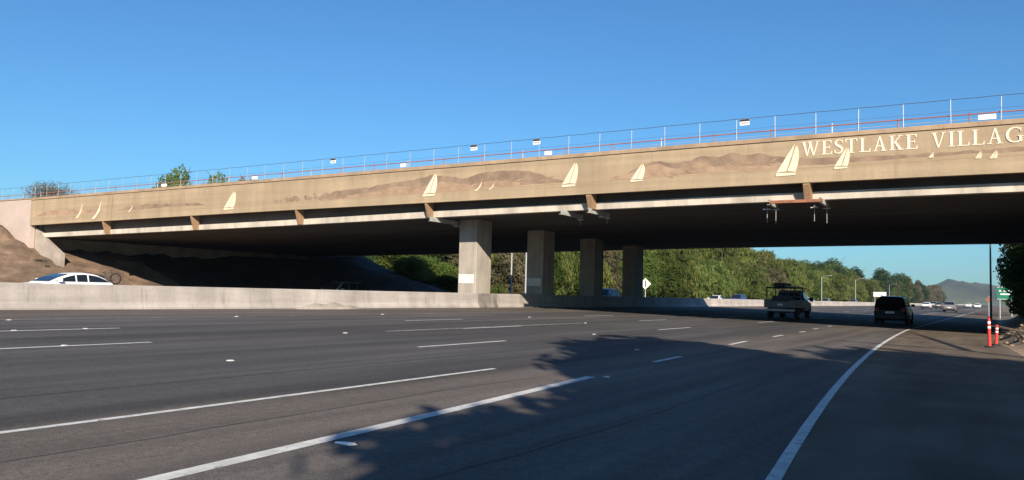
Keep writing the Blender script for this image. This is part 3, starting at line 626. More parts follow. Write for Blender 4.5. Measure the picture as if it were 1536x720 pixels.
def car(label, cat, name, paint, L=4.7, W=1.86, H=1.68, belt=1.02, hood=.98, nose=.72, cab=(-2.2,-1.75,.25,1.05), rear_h=1.0, wr=.35, group=None, rack=False):
    e = empty(name, (0,0,0), label, cat, group); w = W/2
    st = [(-L/2,.42,rear_h*.80,.86),(-L/2+.10,.30,rear_h*.97,.95),(-L/2+.5,.24,rear_h,1.0),(-L*.2,.22,belt,1.0),(cab[3]-.5,.22,belt,1.0),(cab[3],.22,hood+.02,.99),(L/2-.7,.24,hood-.03,.97),(L/2-.25,.28,nose+.08,.92),(L/2-.05,.34,nose,.82),(L/2,.40,nose-.14,.74)]
    rings = []
    for y, zb, zt, k in st:
        ww = w*k; h = zt-zb
        half = [(ww*.90,zb),(ww*.985,zb+.10),(ww,zb+h*.45),(ww*.985,zb+h*.72),(ww*.95,zt-.06),(ww*.86,zt)]
        rings.append([(x, y, z) for x, z in half]+[(-x, y, z) for x, z in half[::-1]])
    b = MB().loft(rings[::-1]).build('body', paint, e, smooth=False); m = b.modifiers.new('s', 'BEVEL'); m.width = .03; m.segments = 2; m.limit_method = 'ANGLE'
    # cabin
    y0, y1, y2, y3 = cab; wb = w*.92; wt_ = w*.72; zr = H; bz = belt-.03
    cy_ = [y0, y0+(y1-y0)*.5, y1, y1+.25, (y1+y2)/2, y2-.3, y2, y2+(y3-y2)*.5, y3]
    cz_ = [bz, lerp(bz, H, .52), H-.11, H-.045, H, H-.03, H-.09, lerp(bz, H, .50), bz]
    zroof = lambda y: float(np.interp(y, cy_, cz_)); hw = lambda z: wb+(wt_-wb)*max(0, (z-bz)/(H-bz))**1.25
    def curve(ya, yb, n): return [lerp(ya, yb, i/(n-1)) for i in range(n)]
    ysn = sorted(set([round(v, 4) for v in cy_+curve(y0, y3, 13)])); rings = []
    for y in ysn:
        z = max(bz+.004, zroof(y)); h = z-bz
        half = [(hw(bz), bz-.06), (hw(bz+h*.35), bz+h*.35), (hw(bz+h*.7), bz+h*.7), (hw(z)*.985, z-min(.07, h*.25)), (hw(z)*.90, z-min(.02, h*.08)), (hw(z)*.6, z)]
        rings.append([(x, y, q) for x, q in half]+[(-x, y, q) for x, q in half[::-1]])
    MB().loft(rings[::-1]).build('cabin', paint, e, smooth=False)
    def shell(name, grid, n):        # thin glass following a grid of points, offset outward by n(p)
        mb = MB(); R_n, C_n = len(grid), len(grid[0]); vs = [Vector(p)+Vector(n(p)) for rw in grid for p in rw]
        mb.add(vs, [(i*C_n+j, i*C_n+j+1, (i+1)*C_n+j+1, (i+1)*C_n+j) for i in range(R_n-1) for j in range(C_n-1)])
        o = mb.build(name, M['glass'], e); so = o.modifiers.new('t', 'SOLIDIFY'); so.thickness = .006; so.offset = 0; return o
    for nm, ya, yb, d in (('windshield', y3-.10*(y3-y2), y2+.03, 1), ('rear_window', y0+.22*(y1-y0), y1-.02, -1)):
        g_ = []
        for y in curve(ya, yb, 5): z = zroof(y); k = hw(z)*.86; g_.append([(x, y, z) for x in (-k, -k*.5, 0, k*.5, k)])
        shell(nm, g_, lambda p: (0, d*.02, .014))
    spans = [(y0+.16, y1+.55), (y1+.63, (y1+y2)/2+.42), ((y1+y2)/2+.50, y3-.22)]
    for side in (1, -1):
        for ya, yb in spans:
            g_ = []
            for y in curve(ya, yb, 7):
                zt = zroof(y)-.10; zl = bz+.07
                if zt < zl+.01: zt = zl+.01
                g_.append([(side*hw(z), y, z) for z in (zl, (zl+zt)/2, zt)])
            shell('side_window', g_, lambda p: (side*.014, 0, .004))
    ww = w-.10
    wheel_parts(e, [(ww,-L*.29),(ww,L*.30),(-ww,-L*.29),(-ww,L*.30)], wr, .22)
    for s in (1, -1):
        MB().hexa([(s*w*.62,-L/2-.01,rear_h*.72),(s*w*.9,-L/2-.01,rear_h*.72),(s*w*.93,-L/2+.12,rear_h*.72),(s*w*.62,-L/2+.12,rear_h*.72)][::s], [(s*w*.66,-L/2-.005+.03,rear_h*.9),(s*w*.9,-L/2+.03,rear_h*.9),(s*w*.93,-L/2+.14,rear_h*.9),(s*w*.66,-L/2+.14,rear_h*.9)][::s]).build('tail_light', M['lamp_red'], e)
        MB().hexa([(s*w*.42,L/2-.08,nose-.12),(s*w*.76,L/2-.14,nose-.12),(s*w*.76,L/2-.3,nose-.12),(s*w*.42,L/2-.2,nose-.12)][::-s], [(s*w*.42,L/2-.10,nose+.01),(s*w*.8,L/2-.2,nose+.03),(s*w*.8,L/2-.36,nose+.03),(s*w*.42,L/2-.25,nose+.01)][::-s]).build('headlight', M['lamp_clear'], e)
        MB().hexa([(s*(w-.03),cab[3]-.55,belt+.02),(s*(w+.20),cab[3]-.55,belt+.02),(s*(w+.20),cab[3]-.43,belt+.02),(s*(w-.03),cab[3]-.43,belt+.02)][::s], [(s*(w-.02),cab[3]-.56,belt+.17),(s*(w+.17),cab[3]-.56,belt+.17),(s*(w+.17),cab[3]-.45,belt+.17),(s*(w-.02),cab[3]-.45,belt+.17)][::s]).build('wing_mirror', paint, e)
    MB().box(-w*.92, w*.92, -L/2-.06, -L/2+.12, .36, .60).build('rear_bumper', M['trim'], e, bev=.03)
    MB().box(-w*.80, w*.80, L/2-.20, L/2+.02, .30, .46).build('front_bumper', M['trim'], e, bev=.03)
    MB().box(-.26, .26, -L/2-.02, -L/2+.02, .68, .81).build('number_plate', M['plate'], e)
    if rack:
        for s in (1, -1): MB().tube((s*wt_*.9, y1+.3, zr+.0), (s*wt_*.9, y2-.3, zr+.0), .022, n=6).build('roof_rail', M['trim'], e)
    return e
def place(e, x, y, rz=0):
    e.location = (x, y, float(cross(x))); e.rotation_euler = (0, 0, rz); return e
suv = place(car('black sport utility vehicle driving away in the right lane under the bridge', 'car', 'suv', M['car_black'], L=4.75, W=1.9, H=1.76, belt=1.10, hood=1.05, nose=.82, cab=(-2.28,-1.9,.35,1.1), rear_h=1.12, wr=.38, rack=True), -5.75, 56.4)
wagon = place(car('white crossover behind the median barrier with bicycles on its tail', 'car', 'crossover_car', M['car_white'], L=4.5, W=1.88, H=1.62, belt=1.12, hood=1.06, nose=.80, cab=(-2.16,-1.45,.05,1.15), rear_h=1.05, wr=.36), -40.2, 22.8, math.pi)
# a bicycle carried on the rear rack
bk = empty('bicycle', (0,0,0), 'black bicycle strapped to the back of the white crossover', 'bicycle')
def ringtube(mb, c, r, t, n=18, ax='x'):
    pts = []
    for i in range(n+1):
        a = 2*math.pi*i/n; pts.append((c[0], c[1]+r*math.cos(a), c[2]+r*math.sin(a)) if ax == 'x' else (c[0]+r*math.cos(a), c[1], c[2]+r*math.sin(a)))
    mb.path(pts, t, 5)
for xx in (-.5, .52):
    mb = MB(); ringtube(mb, (xx, 0, 0), .33, .045, ax='y'); w = mb.build('wheel', M['tyre'], bk)
    mb = MB()
    for i in range(8): a = i*math.pi/4; mb.tube((xx,0,0),(xx+.32*math.cos(a),0,.32*math.sin(a)),.005,n=4)
    mb.build('spoke', M['rim'], w)
MB().path([(-.5,0,0),(-.12,0,.42),(.36,0,.45),(.52,0,0)], .02).path([(-.5,0,0),(-.02,0,-.03),(-.14,0,.46)], .02).path([(-.02,0,-.03),(.36,0,.42)], .022).build('frame', M['pole_dark'], bk)
MB().box(-.26,-.06,-.06,.06,.48,.55).build('saddle', M['trim'], bk, bev=.02)
MB().path([(.38,-.28,.60),(.36,0,.58),(.38,.28,.60)], .014).build('handlebar', M['trim'], bk)
bk.location = (-40.1, 25.15, 1.60); bk.rotation_euler = (R_(8), R_(-8), R_(32)); bk.scale = (.8, .8, .8)
bk2 = None
rk = empty('bicycle_rack', (-40.2, 24.95, .95), 'black folding rack behind the white crossover holding the bicycle', 'rack')
MB().path([(0,0,-.1),(0,.35,.0),(0,.42,.75)], .025).build('upright', M['trim'], rk); MB().path([(-.3,.42,.62),(.3,.42,.62)], .02).build('cross_arm', M['trim'], rk)

# utility truck
tk = empty('utility_truck', (0,0,0), 'grey utility pickup truck with side boxes and ladder rack driving under the bridge', 'truck')
T = M['truck_grey']
car_b = MB()
def tb(name, m, *a, bev=.02): return MB().box(*a).build(name, m, tk, bev=bev)
MB().loft([[(-.94,.3,.5),(.94,.3,.5),(.96,.3,1.15),(-.96,.3,1.15)],[(-.95,1.9,.5),(.95,1.9,.5),(.95,1.9,1.12),(-.95,1.9,1.12)],[(-.92,2.7,.5),(.92,2.7,.5),(.90,2.7,1.05),(-.90,2.7,1.05)],[(-.82,3.0,.55),(.82,3.0,.55),(.80,3.0,.95),(-.80,3.0,.95)]]).build('body', T, tk, bev=.04)
cabm = MB().loft([[(-.90,.35,1.12),(.90,.35,1.12),(.90,1.95,1.12),(-.90,1.95,1.12)],[(-.72,.45,1.80),(.72,.45,1.80),(.72,1.35,1.80),(-.72,1.35,1.80)],[(-.62,.52,1.86),(.62,.52,1.86),(.62,1.2,1.86),(-.62,1.2,1.86)]]).build('cab', T, tk)
MB().hexa([(-.76,.36,1.24),(.76,.36,1.24),(.76,.40,1.24),(-.76,.40,1.24)],[(-.64,.415,1.70),(.64,.415,1.70),(.64,.46,1.70),(-.64,.46,1.70)]).build('rear_window', M['glass'], tk)
for s in (1, -1):
    MB().hexa([(s*.885,.6,1.2),(s*.91,.6,1.2),(s*.91,1.7,1.2),(s*.885,1.7,1.2)][::s], [(s*.74,.6,1.72),(s*.765,.6,1.72),(s*.765,1.3,1.72),(s*.74,1.3,1.72)][::s]).build('side_window', M['glass'], tk)
    tb('tool_box', T, *(sorted((s*.55, s*1.0))), -2.4, .22, .72, 1.22)
    MB().box(*(sorted((s*.99, s*1.012))), -2.3, -1.3, .80, 1.16).build('box_door', T, tk); MB().box(*(sorted((s*.99, s*1.012))), -1.2, -.1, .86, 1.16).build('box_door', T, tk)
    tb('tail_light', M['lamp_red'], *(sorted((s*.84, s*.97))), -2.43, -2.39, .80, 1.02, bev=0)
    MB().path([(s*.86,-2.25,1.2),(s*.86,-2.25,1.98)], .035).build('rack_upright', M['trim'], tk); MB().path([(s*.86,.1,1.2),(s*.86,.1,1.98)], .035).build('rack_upright', M['trim'], tk)
    MB().path([(s*.86,-2.35,1.98),(s*.86,1.4,1.98)], .035).build('rack_rail', M['trim'], tk)
    MB().box(*(sorted((s*1.0, s*1.24))), 1.55, 1.66, 1.15, 1.42).build('wing_mirror', M['trim'], tk, bev=.02)
    MB().box(*(sorted((s*.55, s*.8))), 2.98, 3.03, .72, .9).build('headlight', M['lamp_clear'], tk)
tb('tailgate', T, -.54, .54, -2.4, -2.34, .72, 1.12); tb('truck_bed', M['trim'], -.55, .55, -2.34, .25, .66, .74)
tb('rear_bumper', M['steel'], -.92, .92, -2.58, -2.42, .50, .64); tb('chassis', M['trim'], -.5, .5, -2.2, 2.6, .38, .58)
tb('number_plate', M['plate'], -.16, .16, -2.435, -2.405, .86, .98, bev=0)
for y in (-2.2, -1.0, .1, 1.2): MB().path([(-.88,y,2.0),(.88,y,2.0)], .03).build('rack_crossbar', M['trim'], tk)
tb('rack_box', M['trim'], -.50, .12, -1.9, .3, 2.03, 2.30)
for xx in (.30,.62):  MB().box(xx, xx+.05, -2.2, 1.2, 2.03, 2.10).build('ladder_rail', M['steel'], tk)
mb = MB()
for y in np.arange(-2.1, 1.2, .3): mb.box(.32,.65,y,y+.03,2.05,2.08)
mb.build('ladder_rung', M['steel'], tk)
tb('cargo', M['trim'], -.52, .52, -2.25, -.1, .8, 1.46)
wheel_parts(tk, [(.82,-1.35),(.82,1.95),(-.82,-1.35),(-.82,1.95)], .40, .26)
place(tk, -11.85, 54.6)

# distant traffic
mini = {}
def far_car(kind, paint, x, y, rz, label, cat='car', group='cars far along the freeway', **k):
    place(car(label, cat, 'car' if cat == 'car' else cat, paint, group=group, **k), x, y, rz)
SED = dict(L=4.6, W=1.8, H=1.45, belt=.92, hood=.88, nose=.66, cab=(-1.85,-1.1,.35,1.25), rear_h=.95, wr=.33)
SU = dict(L=4.7, W=1.9, H=1.74, belt=1.05, hood=1.02, nose=.78, cab=(-2.2,-1.8,.3,1.1), rear_h=1.05, wr=.37)
far_car('s', M['car_grey'], -6.9, 148, 0, 'dark grey car ahead, right of the black utility vehicle', **SU)
far_car('s', M['car_white'], -13.6, 196, 0, 'white sedan far ahead just right of the black vehicle', **SED)
far_car('s', M['car_grey'], -13.2, 232, 0, 'small grey sedan beyond the white sedan', **SED)
far_car('s', M['car_white'], -9.6, 330, 0, 'white car far ahead, left of the two near the horizon', **SU)
far_car('s', M['car_white'], -6.2, 300, 0, 'white car far ahead, rightmost near the horizon', **SU)
far_car('s', M['car_white'], -20.0, 215, 0, 'white car ahead in the lane beside the median barrier', **SU)
far_car('s', M['car_grey'], -16.6, 268, 0, 'dark car far ahead between two white cars', **SU)
far_car('s', M['car_blue'], -35.6, 128, math.pi, 'blue utility vehicle showing above the median barrier', group='oncoming cars beyond the barrier', **SU)
far_car('s', M['car_white'], -38.5, 126, math.pi, 'white sedan roof above the barrier, left of the blue vehicle', group='oncoming cars beyond the barrier', L=4.6, W=1.8, H=1.55, belt=.98, hood=.9, nose=.66, cab=(-1.85,-1.1,.35,1.25), rear_h=.98, wr=.33)
far_car('s', M['car_white'], -38.0, 196, math.pi, 'white utility vehicle above the barrier right of the truck', group='oncoming cars beyond the barrier', **SU)
far_car('s', M['car_grey'], -35.5, 245, math.pi, 'dark car above the barrier below the white board', group='oncoming cars beyond the barrier', **SU)
far_car('s', M['car_grey'], -39.5, 226, math.pi, 'grey car above the barrier, left of the other dark one', group='oncoming cars beyond the barrier', **SU)
far_car('s', M['car_blue'], -34.5, 75, math.pi, 'blue car showing between the third and fourth columns', group='oncoming cars beyond the barrier', **SU)
far_car('s', M['car_green'], -43.0, 45.5, math.pi, 'pale green car in the bridge shade above the barrier', group='oncoming cars beyond the barrier', **SU)

# ------------------------------------------------------------------ street furniture
def pole_lamp(x, y, h, arm, label, group='street lamps along the freeway', m=M['galv'], z=None):
    z = float(ground_z(x, y)) if z is None else z
    e = empty('street_lamp', (x, y, z), label, 'street lamp', group)
    MB().tube((0,0,0),(0,0,h),.11,.07,n=10).build('pole', m, e)
    if arm:
        MB().path([(0,0,h-.3),(arm*.4,0,h+.35),(arm*.8,0,h+.55),(arm,0,h+.55)], .045).build('arm', m, e)
        MB().hexa([(arm-.1,-.12,h+.46),(arm+.5,-.12,h+.46),(arm+.5,.12,h+.46),(arm-.1,.12,h+.46)],[(arm-.1,-.08,h+.6),(arm+.45,-.05,h+.58),(arm+.45,.05,h+.58),(arm-.1,.08,h+.6)]).build('lamp_head', M['steel'], e)
    return e
pole_lamp(-48, 79, 9.5, 2.5, 'tall pale pole left of the second column')
pole_lamp(-48, 82.3, 9.5, 0, 'tall pale pole close against the second column', None)
pole_lamp(-47, 262, 8.5, 2.5, 'pale street lamp beyond the utility truck')
pole_lamp(-47, 330, 9.5, 2.5, 'pale street lamp midway between the truck and the white board')
pole_lamp(-47, 440, 10, 3.0, 'pale street lamp just above the black utility vehicle')
pole_lamp(-.75, 92, 9.2, 0, 'thin dark pole rising behind the orange delineator', None, M['pole_dark'])
# diamond sign
ds = empty('diamond_sign', (-45.6, 114, .2), 'pale diamond warning sign on a post right of the last column', 'sign')
MB().tube((0,0,0),(0,0,3.7),.06,n=8).build('post', M['galv'], ds)
MB().prism_y([(0,2.25),(.85,3.1),(0,3.95),(-.85,3.1)], -.11, -.08).build('sign_plate', M['yellow_sign'], ds)
MB().box(-.09,.09,-.118,-.111,2.6,3.6).build('black_symbol', M['black'], ds)
ds.rotation_euler = (0,0,R_(14))
# board
wb_ = empty('roadside_board', (-47, 403, .4), 'blank white roadside board on posts above the distant barrier', 'sign')
for xx in (-2.1, 2.1): MB().tube((xx,0,0),(xx,0,5.5),.12,n=8).build('post', M['galv'], wb_)
MB().box(-2.7,2.7,-.2,-.12,3.5,5.6).build('board_panel', M['white'], wb_)
# green guide sign
gs = empty('guide_sign', (.55, 104, .0), 'green highway guide sign with white lines beside the right-hand trees', 'sign')
for xx in (-.55,.55): MB().tube((xx,0,-.2),(xx,0,3.4),.05,n=8).build('post', M['galv'], gs)
MB().box(-.8,.8,-.08,-.05,2.1,3.5).build('sign_plate', M['green_sign'], gs)
MB().box(-.62,.62,-.086,-.0805,2.98,3.12).build('white_print', M['white'], gs); MB().box(-.5,.45,-.086,-.0805,2.62,2.76).build('white_print', M['white'], gs)
MB().box(-.8,.8,-.086,-.0805,3.44,3.48).build('white_border', M['white'], gs); MB().box(-.8,.8,-.086,-.0805,2.12,2.16).build('white_border', M['white'], gs)
os_ = empty('work_sign', (-1.2, 118, 0), 'orange diamond road work sign beside the dark pole', 'sign')
MB().tube((0,0,0),(0,0,2.6),.04,n=8).build('post', M['galv'], os_); MB().prism_y([(0,1.75),(.4,2.15),(0,2.55),(-.4,2.15)], -.07,-.05).build('sign_plate', M['orange_sign'], os_)
# delineators
def delineator(x, y, h, label, tilt):
    e = empty('delineator_post', (x, y, 0.0), label, 'delineator', 'red-orange delineator posts on the shoulder')
    n = 14; r_ = lambda r, z: [(r*math.cos(2*math.pi*i/n), r*math.sin(2*math.pi*i/n), z) for i in range(n)]
    MB().loft([r_(.15,.0), r_(.15,.05), r_(.10,.07)]).build('base', M['tyre'], e)
    MB().loft([r_(.056,.07), r_(.048,h*.85), r_(.044,h*.93), r_(.03,h*.94), r_(.03,h*.98), r_(.05,h)]).build('post', M['orange'], e, smooth=False)
    MB().loft([r_(.055,h*.62), r_(.054,h*.69)]).build('reflective_band', M['reflective'], e)
    MB().loft([r_(.053,h*.77), r_(.051,h*.84)]).build('reflective_band', M['reflective'], e)
    e.rotation_euler = (0, tilt, 0); return e
delineator(-.32, 32.4, 1.08, 'taller red-orange delineator post with white bands by the dirt bank', R_(-1))
delineator(-.14, 34.3, .78, 'shorter red-orange delineator post standing behind the taller one', R_(3))
# litter by the gore line
tag(MB().hexa([(-.11,-.03,0),(.09,-.045,0),(.11,.03,0),(-.08,.04,0)],[(-.10,-.02,.012),(.08,-.03,.022),(.09,.02,.018),(-.07,.03,.01)]).build('paper_scrap', M['white'], loc=(-4.98,5.44,.101)), 'white scrap lying on the asphalt beside the thick line', 'litter')
# dirt pile against the barrier
r = random.Random(5)
def rubble(name, x, y, lx, ly, h, m, label, cat, n=26, kk=14):
    mb = MB(); vs = []; 
    for j in range(kk):
        for i in range(n):
            u, v = i/(n-1)*2-1, j/(kk-1)*2-1; rr = max(0, 1-(u*u+v*v)); zz = h*rr**.8*(1+.35*math.sin(u*9+v*5))+r.uniform(-.015, .02)*(rr > .02)-.02*(rr <= .02)
            X, Y = x+v*lx, y+u*ly; vs.append((X, Y, float(cross(X))+zz))
    mb.add(vs, [(j*n+i, (j+1)*n+i, (j+1)*n+i+1, j*n+i+1) for j in range(kk-1) for i in range(n-1)]); return tag(mb.build(name, m, smooth=True), label, cat)
rubble('dirt_pile', -26.05, 27.0, .35, 2.0, .22, M['footing'], 'low pale dirt pile heaped against the median barrier', 'dirt')
# rocks and branches on the right-hand bank
def rock(x, y, s, seed, label):
    r = random.Random(seed); mb = MB(); n, k = 8, 5; rings = []
    for j in range(k):
        t = math.pi*(j+.5)/k; rings.append([(s*math.sin(t)*math.cos(2*math.pi*i/n)*r.uniform(.75,1.1), s*.8*math.sin(t)*math.sin(2*math.pi*i/n)*r.uniform(.75,1.1), -s*.6*math.cos(t)*r.uniform(.85,1.1)) for i in range(n)])
    mb.loft(rings); tag(mb.build('rock', M['rock'], loc=(x, y, float(ground_z(x, y))+s*.3)), label, 'rock', 'brown rocks on the right-hand dirt bank')
r = random.Random(11)
for i in range(30):
    y = r.uniform(33.5, 46); x = float(edge_x(y))+r.uniform(.15, 1.5); rock(x, y, r.uniform(.04,.12), i, 'brown rock lying on the dirt bank behind the delineators')
for i in range(12):
    y = r.uniform(35, 44); x = float(edge_x(y))+r.uniform(.5, 1.4); z = float(ground_z(x, y))+.05; a = r.uniform(0, 3.1); l = r.uniform(.6, 1.4)
    tag(MB().tube((0,0,0),(l*math.cos(a),l*math.sin(a),r.uniform(.0,.35)),.035,.015,n=6).build('fallen_branch', M['bark'], loc=(x,y,z)), 'dry fallen branch on the right-hand dirt bank', 'branch', 'dry branches on the right-hand bank')

# ------------------------------------------------------------------ trees
def leaf_mesh(name, m, blobs, n, leaf, seed, hang=0.0, shell=.55, squash=1.0):
    g = np.random.default_rng(seed); B = np.array(blobs, float); vol = (B[:,3]*B[:,4]*B[:,5])**(2/3.); p = vol/vol.sum()
    idx = g.choice(len(B), n, p=p); d = g.normal(size=(n,3)); d /= np.linalg.norm(d, axis=1)[:,None]
    rr = shell+(1-shell)*g.random(n)**.6; b = B[idx]
    lump = 1+.16*np.sin(d[:,0]*7+idx)*np.cos(d[:,1]*6-idx*1.7)+.13*np.sin(d[:,2]*9+idx*2.3)
    P = b[:,:3]+d*(rr*lump)[:,None]*b[:,3:6]
    # gaps
    q = np.sin(P[:,0]*1.9+seed)*np.sin(P[:,1]*2.1+1)*np.sin(P[:,2]*2.3+2); keep = q > -.42
    P = P[keep]; d = d[keep]; n = len(P)
    P[:,2] = np.maximum(P[:,2], .15+.3*g.random(n))
    nrm = d+g.normal(size=(n,3))*.75; nrm /= np.linalg.norm(nrm, axis=1)[:,None]
    t = np.cross(nrm, g.normal(size=(n,3))); t /= np.linalg.norm(t, axis=1)[:,None]
    if hang: t = t*(1-hang)+np.array([0,0,-1])*hang; t /= np.linalg.norm(t, axis=1)[:,None]
    s = np.cross(nrm, t); s /= np.linalg.norm(s, axis=1)[:,None]+1e-9
    L_ = leaf*(.6+.8*g.random(n))*(1+hang*1.6); W_ = leaf*(.35+.4*g.random(n))*(1-hang*.35)
    a = t*L_[:,None]; c = s*W_[:,None]
    V = np.stack([P-a, P+c-a*.1, P+a, P-c-a*.1], 1).reshape(-1,3)
    me = bpy.data.meshes.new(name); me.vertices.add(len(V)); me.vertices.foreach_set('co', V.ravel().astype(np.float32))
    me.loops.add(4*n); me.loops.foreach_set('vertex_index', np.arange(4*n, dtype=np.int32)); me.polygons.add(n)
    me.polygons.foreach_set('loop_start', np.arange(0, 4*n, 4, dtype=np.int32)); me.polygons.foreach_set('loop_total', np.full(n, 4, np.int32))
    me.materials.append(m); me.update(calc_edges=True); me.validate(); return me
def trunk_mesh(h, r0, seed, limbs=6, spread=2.5):
    r = random.Random(seed); mb = MB(); p = Vector((0,0,-.3)); pts = [p]; k = 6
    for i in range(k): p = p+Vector((r.uniform(-.15,.15), r.uniform(-.15,.15), h/k)); pts.append(p)
    for i in range(k): mb.tube(pts[i], pts[i+1], r0*(1-.75*i/k), r0*(1-.75*(i+1)/k), n=8)
    for i in range(limbs):
        b = pts[r.randint(2, k)]; a = r.uniform(0, 6.28); e = b+Vector((math.cos(a)*spread*.5, math.sin(a)*spread*.5, r.uniform(.6,1.4)*h*.16)); f = e+Vector((math.cos(a+.3)*spread*.5, math.sin(a+.3)*spread*.5, r.uniform(.6,1.6)*h*.14))
        mb.tube(b, e, r0*.35, r0*.22, n=6); mb.tube(e, f, r0*.22, r0*.08, n=6)
    return mb.mesh('trunk', M['bark'])
def crown_blobs(seed, rad, h0, h1, n):
    r = random.Random(seed); out = []
    for i in range(n):
        t = (i+.5)/n; z = lerp(h0, h1, t)+r.uniform(-.5,.5); prof_ = math.sin(math.pi*min(.93, max(.12, .18+.74*t)))**.7
        a = r.uniform(0, 6.28); rr = rad*prof_*r.uniform(.15,.62); s = rad*r.uniform(.34,.52)*(.65+.4*prof_)
        out.append((rr*math.cos(a), rr*math.sin(a), z, s*1.05, s*1.05, s*r.uniform(.75,1.0)))
    return out
PROTO = {
 'willow': ('leaf_willow', dict(blobs=crown_blobs(1,4.6,1.6,9.6,20), n=20000, leaf=.20, seed=1, hang=.72), 11),
 'willow_b': ('leaf_willow', dict(blobs=crown_blobs(12,5.2,1.4,8.6,22), n=20000, leaf=.20, seed=12, hang=.6), 10),
 'green': ('leaf_green', dict(blobs=crown_blobs(2,4.4,1.6,9.8,22), n=20000, leaf=.17, seed=2), 11),
 'dark': ('leaf_dark', dict(blobs=crown_blobs(3,4.6,1.8,10.2,20), n=18000, leaf=.19, seed=3), 11),
 'olive': ('leaf_olive', dict(blobs=crown_blobs(4,4.2,1.4,9.6,20), n=17000, leaf=.19, seed=4, hang=.35), 11),
 'bush': ('leaf_green', dict(blobs=crown_blobs(5,3.2,.8,3.6,12), n=14000, leaf=.13, seed=5), 3),
 'shade': ('leaf_green', dict(blobs=crown_blobs(8,4.8,1.6,9.8,24), n=30000, leaf=.36, seed=8, shell=.15), 11),
 'tall': ('leaf_olive', dict(blobs=crown_blobs(6,2.6,5.0,14.5,16), n=11000, leaf=.19, seed=6, hang=.3), 14),
}
PM = {}
for k, (lm, kw, th) in PROTO.items(): PM[k] = (leaf_mesh('crown', M[lm], **kw), trunk_mesh(th*.8, .26 if th > 4 else .1, kw['seed']))
KW = {'willow':'yellow-green weeping tree','willow_b':'broad yellow-green willowy tree','green':'mid-green leafy tree','dark':'dark green dense tree','olive':'grey-olive dusty tree','bush':'bright green rounded bush','shade':'dense leafy tree','tall':'tall thin olive-brown tree'}
def tree(kind, x, y, h, where, group, rz=None, wide=1.0, z=None):
    base = {'bush':4.8,'tall':16.}.get(kind, 11.6); s = h/base; z = float(ground_z(x, y))-.05 if z is None else z
    e = empty('bush' if kind == 'bush' else 'tree', (x, y, z), (KW[kind]+' '+where).strip(), 'bush' if kind == 'bush' else 'tree', group, random.uniform(0, 6.28) if rz is None else rz)
    e.scale = (s*wide, s*wide, s); link('crown', PM[kind][0], e); link('trunk', PM[kind][1], e); return e
r = random.Random(21)
def where_of(px):
    for lim, t in [(560,'in the bridge shade left of the front column'),(690,'seen just left of the front column'),(800,'seen between the first and second columns'),(872,'seen between the second and third columns'),(938,'seen between the third and fourth columns'),(1050,'just right of the fourth column'),(1150,'left of the utility truck beyond the barrier'),(1260,'right above the utility truck beyond the barrier'),(1340,'behind the street lamps beyond the barrier'),(9999,'in the distant row tapering toward the hills')]:
        if px < lim: return t
def pxof(x, y, z=3):
    v = Vector((x, y, z-EYE)); return 768+1205*v.dot(cr)/v.dot(cf)
def row(Ys_, xf, hf, kinds):
    for y in Ys_:
        x = xf(y)+r.uniform(-1.5, 1.5); k = kinds(y); px = pxof(x, y); w = where_of(px)
        tree(k, x, y+r.uniform(-1, 1), hf(y)*r.uniform(.88, 1.1), w, KW[k]+'s '+w, wide=r.uniform(.95, 1.2))
def kind_mid(y):
    if y < 92: return r.choice(['olive','dark','green','olive'])
    if y < 135: return r.choice(['green','green','olive','willow'])
    if y < 168: return r.choice(['green','willow','green'])
    if y < 225: return r.choice(['willow','willow_b','willow','willow_b','green'])
    if y < 260: return r.choice(['olive','willow','olive'])
    if y < 330: return r.choice(['willow','willow_b','green'])
    if y < 480: return r.choice(['green','willow','dark','willow'])
    return r.choice(['olive','olive','dark','tall','green'])
row(np.arange(96, 250, 6.2), lambda y: -57.5, lambda y: 11.0, kind_mid)
row(np.arange(98, 250, 8), lambda y: -66, lambda y: 17.0 if y > 120 else 13.0, kind_mid)
row(np.arange(250, 480, 9), lambda y: -57, lambda y: 12.5, kind_mid)
row(np.arange(240, 480, 14), lambda y: -67, lambda y: 17.5+1.5*math.sin(y*.08), kind_mid)
row(np.arange(480, 1000, 17), lambda y: -56, lambda y: 17+4*math.sin(y*.045), kind_mid)
for a in [(-66.5,91,5.6),(-62.5,95,5.2),(-69.5,90,5.2),(-59.5,99,4.6),(-73,92.5,6.0),(-77,90,5.0)]: tree('bush', *a, 'in sun left of the front column', 'bright green bushes beyond the bridge', wide=1.25)
for x, y, h, k in [(-80,97,10,'olive'),(-73,102,11,'dark'),(-67,106,12,'olive'),(-62,108,11,'green'),(-84,92,9,'dark'),(-88,84,8,'dark'),(-79,79,6.5,'dark'),(-56,92,8.5,'olive'),(-86.5,111,14,'olive'),(-95.7,100,14,'olive'),(-92,106,14,'dark'),(-76,112,13,'olive'),(-80,106,13,'dark')]: tree(k, x, y, h, 'beyond the far bridge edge at left', KW[k]+'s under the bridge edge')
for x, y, h in [(-58.5,74,3.0),(-60.5,78,3.4),(-57,80,2.8),(-62,82.5,3.6),(-58.5,85,3.0),(-64.5,86,4.0),(-55.5,88,2.4),(-67,80,4.4)]: tree('bush', x, y, h, 'shaded, left of the front column', 'shaded bushes beyond the bridge', wide=1.3)
scrub = leaf_mesh('foliage', M['leaf_dry'], [(0,0,.18,.45,.45,.22),(.3,.1,.15,.25,.3,.18),(-.3,-.1,.12,.25,.25,.16)], 900, .035, 31, shell=.2)
stem = trunk_mesh(.35, .02, 33, 5, .4)
rs = random.Random(41); n_ = 0
